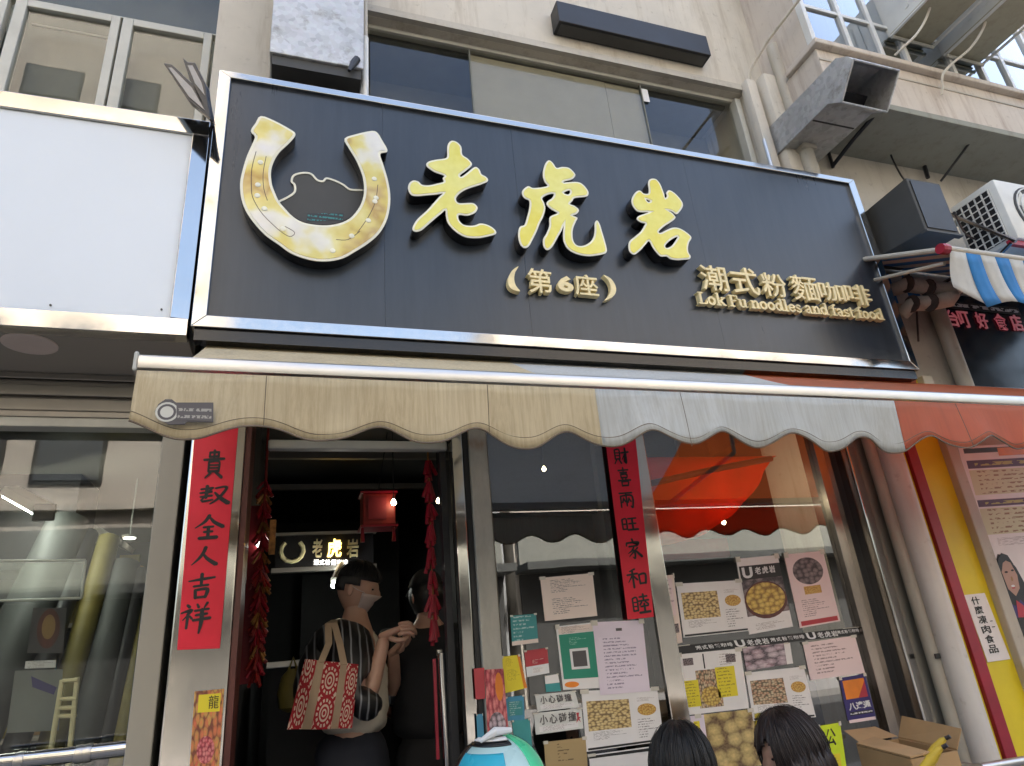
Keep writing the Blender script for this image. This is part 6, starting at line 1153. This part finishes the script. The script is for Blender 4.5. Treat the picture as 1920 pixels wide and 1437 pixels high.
# seated women under the window
def seated(label, head_px, Yh, fwd, hfwd, tilt, hair, hair_keep, top, long_hair=False, mask=None):
    hp = at(*head_px, Yh); F_ = Fig('person', label, (hp.x, Yh, 0), fwd, 'seated people by the window'); q = lambda a, r, h: F_.p(a, r, hp.z-1.16+h)
    H = F_.head_frame(hp, hfwd, tilt)
    V = [q(-.02,0,.50), q(-.01,0,.66), q(0,0,.82), q(0,0,.94), q(.01,0,1.03), q(.01,0,1.13), q(0,.16,.93), q(.06,.2,.68), q(.26,.12,.62), q(0,-.16,.93), q(.06,-.2,.68), q(.26,-.12,.62), q(.08,.09,.48), q(.42,.1,.47), q(.42,.1,.06), q(.08,-.09,.48), q(.42,-.1,.47), q(.42,-.1,.06)]
    fig_body(F_, V, E_, [(.13,.12),(.115,.105),(.125,.105),(.08,.07),.045,.045,.05,.04,.026,.05,.04,.026,.085,.06,.04,.085,.06,.04], H, .96, ((V[8], F_.f+Vector((0,0,.1)), (0,0,-1), .165, .7, 1), (V[11], F_.f+Vector((0,0,.1)), (0,0,-1), .165, .7, -1))); eyes(F_, H, .96)
    mb = MB(); chain(mb, head_geo(H, .93, .030, hair_keep, nt=44, npn=150, wob=.0035, seed=len(label))); 
    o = mb.build('hair', hair, F_.t, smooth='all'); o.modifiers.new('t', 'SOLIDIFY').thickness = .012
    strands(H, .93, 420, .95 if not long_hair else 1.0, 3.14, -.75 if not long_hair else -.4, .031, .0022, len(label)).build('hair_strands', hair, F_.t, smooth='all')
    if long_hair: strands(H, .95, 120, .8, 1.3, -.5, .026, .0024, 9).build('hair_fringe', hair, F_.t, smooth='all')
    c, f, r, u = H
    if long_hair:
        g = MB()
        rr_ = random.Random(5)
        for i in range(70):
            an = math.radians(66+228*i/69); st = c+(f*math.cos(an)*.108+r*math.sin(an)*.092+u*.02*(rr_.random()))*.98
            L = .30+.06*rr_.random(); w_ = .0085+.004*rr_.random(); out = (f*math.cos(an)+r*math.sin(an)); j_ = rr_.uniform(-.004, .006)
            g.tube([st+u*.03, st+out*(.008+j_)-u*.06, st+out*(.006+j_)-u*.16, st-out*.004-u*L], [w_*.8, w_, w_, w_*.35], 6)
        g.build('hair_length', hair, F_.t, smooth='all')
    if mask: mb = MB(); chain(mb, head_geo(H, .96, .007, lambda la, lo: abs(lo) < 1.15 and -1.0 < la < -.12)); o = mb.build('face_mask', mask, F_.t, smooth='all'); o.modifiers.new('t', 'SOLIDIFY').thickness = .002
    if mask:
        for s_ in (-1, 1): MB().tube([c+f*.055+r*s_*.070-u*.012, c+f*.02+r*s_*.079-u*.004, c-f*.016+r*s_*.080+u*.012], .002, 5).build('mask_loop', mask, F_.t)
    mb = MB(); chain(mb, cloth(skin_geo([V[i] for i in (0,1,2,3)]+[q(0,0,.99), V[6], V[7], V[7].lerp(V[8],.8), V[9], V[10], V[10].lerp(V[11],.8)], [(0,1),(1,2),(2,3),(3,4),(3,5),(5,6),(6,7),(3,8),(8,9),(9,10)], [(.155,.14),(.135,.12),(.145,.12),(.10,.085),.06,.07,.058,.045,.07,.058,.045], 3))); mb.build('top', top, F_.t, smooth='all')
    mb = MB(); chain(mb, cloth(skin_geo([V[0], V[12], V[13], V[14], V[15], V[16], V[17]], [(0,1),(1,2),(2,3),(0,4),(4,5),(5,6)], [(.15,.13),.10,.08,.06,.10,.08,.06], 3))); mb.build('trousers', 'cloth_navy', F_.t, smooth='all')
    st = thing('stool', 'round stool under the '+label.split(' with ')[0].replace('person in ', ''), 'stool', (hp.x, Yh, 0), 'stools by the window'); z = hp.z-1.16+.37
    MB().lathe((hp.x, Yh, z-.03), [(.15, 0), (.16, .015), (.15, .03)], 20).build('seat', 'maroon_paint', st, smooth=True)
    for i in range(4): an = i*math.pi/2+.6; MB().tube([(hp.x+.1*math.cos(an), Yh+.1*math.sin(an), z-.03), (hp.x+.15*math.cos(an), Yh+.15*math.sin(an), 0)], .011, 7).build('leg', 'steel_brown', st)
seated('person in black with short black hair seated under the fish ball posters', (1282, 1444), 2.15, (.8, .35), (.70, .72), -.05, 'hair_black', lambda la, lo: la > .35 or (abs(lo) > .9 and la > -.9), 'cloth_black')
seated('person in navy with long dark brown hair and black mask', (1484, 1412), 2.12, (-.9, .2), (-.95, .30), -.22, 'hair_brown', lambda la, lo: la > .44+.12*math.sin(lo*9) or (abs(lo) > .86 and la > -1.2), 'cloth_navy', True, 'mask_black')
# child with the shiny helmet
hc = at(936, 1476, 2.05); kd = Fig('person', 'child in a shiny cyan and green helmet at the bottom of the doorway post', (hc.x, 2.05, 0), (.3, .9)); q = lambda a, r, h: kd.p(a, r, hc.z-1.0+h)
HK = kd.head_frame(hc-Vector((0,0,.03)), (.3, .9), -.1)
V = [q(0,0,.5), q(0,0,.62), q(0,0,.74), q(0,0,.82), q(0,0,.88), q(0,0,.96), q(0,.12,.81), q(.02,.17,.62), q(.1,.14,.48), q(0,-.12,.81), q(.02,-.17,.62), q(.1,-.14,.48), q(0,.07,.45), q(0,.07,.2), q(0,.07,-.02+1.0-hc.z), q(0,-.07,.45), q(0,-.07,.2), q(0,-.07,-.02+1.0-hc.z)]
fig_body(kd, V, E_, [(.11,.10),(.10,.09),(.105,.09),(.06,.055),.04,.04,.045,.035,.022,.045,.035,.022,.07,.045,.03,.07,.045,.03], HK, .82, ((V[8], (0,0,-1), (0,1,0), .12, .6, 1), (V[11], (0,0,-1), (0,1,0), .12, .6, -1)))
mb = MB(); chain(mb, cloth(skin_geo(V[:4]+[V[6], V[7], V[9], V[10]], [(0,1),(1,2),(2,3),(3,4),(4,5),(3,6),(6,7)], [(.125,.115),(.115,.10),(.12,.105),(.075,.065),.055,.045,.055,.045], 3))); mb.build('top', 'cloth_navy', kd.t, smooth='all')
hl = thing('helmet', 'shiny cyan and green helmet with black and white vents on the child', 'helmet', tuple(hc)); R0 = .135
def cap_patch(name, mat, th0, th1, ph0, ph1, rad, n1=14, n2=30, cc=None):
    cc = cc or hc; mb = MB()
    for i in range(n1+1):
        for j in range(n2+1):
            th = math.radians(th0+(th1-th0)*i/n1); ph = math.radians(ph0+(ph1-ph0)*j/n2); mb.v.append((cc.x+rad*.95*math.sin(th)*math.cos(ph), cc.y+rad*1.12*math.sin(th)*math.sin(ph), cc.z+rad*.95*math.cos(th)))
    for i in range(n1):
        for j in range(n2): a = i*(n2+1)+j; mb.f.append((a, a+1, a+n2+2, a+n2+1))
    o = mb.build(name, mat, hl, smooth='all'); md = o.modifiers.new('t', 'SOLIDIFY'); md.thickness = .004; md.offset = 1; return o
cap_patch('shell', 'helmet_pale', 0, 100, 0, 360, R0, 20, 48); cap_patch('cyan_panel', 'helmet_cyan', 44, 92, 185, 262, R0+.003); cap_patch('green_band', 'helmet_green', 10, 90, -62, -14, R0+.003); cap_patch('black_vent', 'black_gloss', 6, 34, 175, 285, R0+.004); cap_patch('white_vent', 'print_white', 22, 28, 185, 280, R0+.010); cap_patch('black_rim', 'black_gloss', 30, 92, 150, 184, R0+.004); cap_patch('rim_line', 'black_gloss', 12, 92, -12, -7, R0+.004)
MB().tube([hc+Vector((-.06, -.05, R0*.93)), hc+Vector((-.02, -.07, R0+.012)), hc+Vector((.03, -.05, R0+.008))], [.006, .012, .008], 8).build('white_clip', 'print_white', hl, smooth=True)
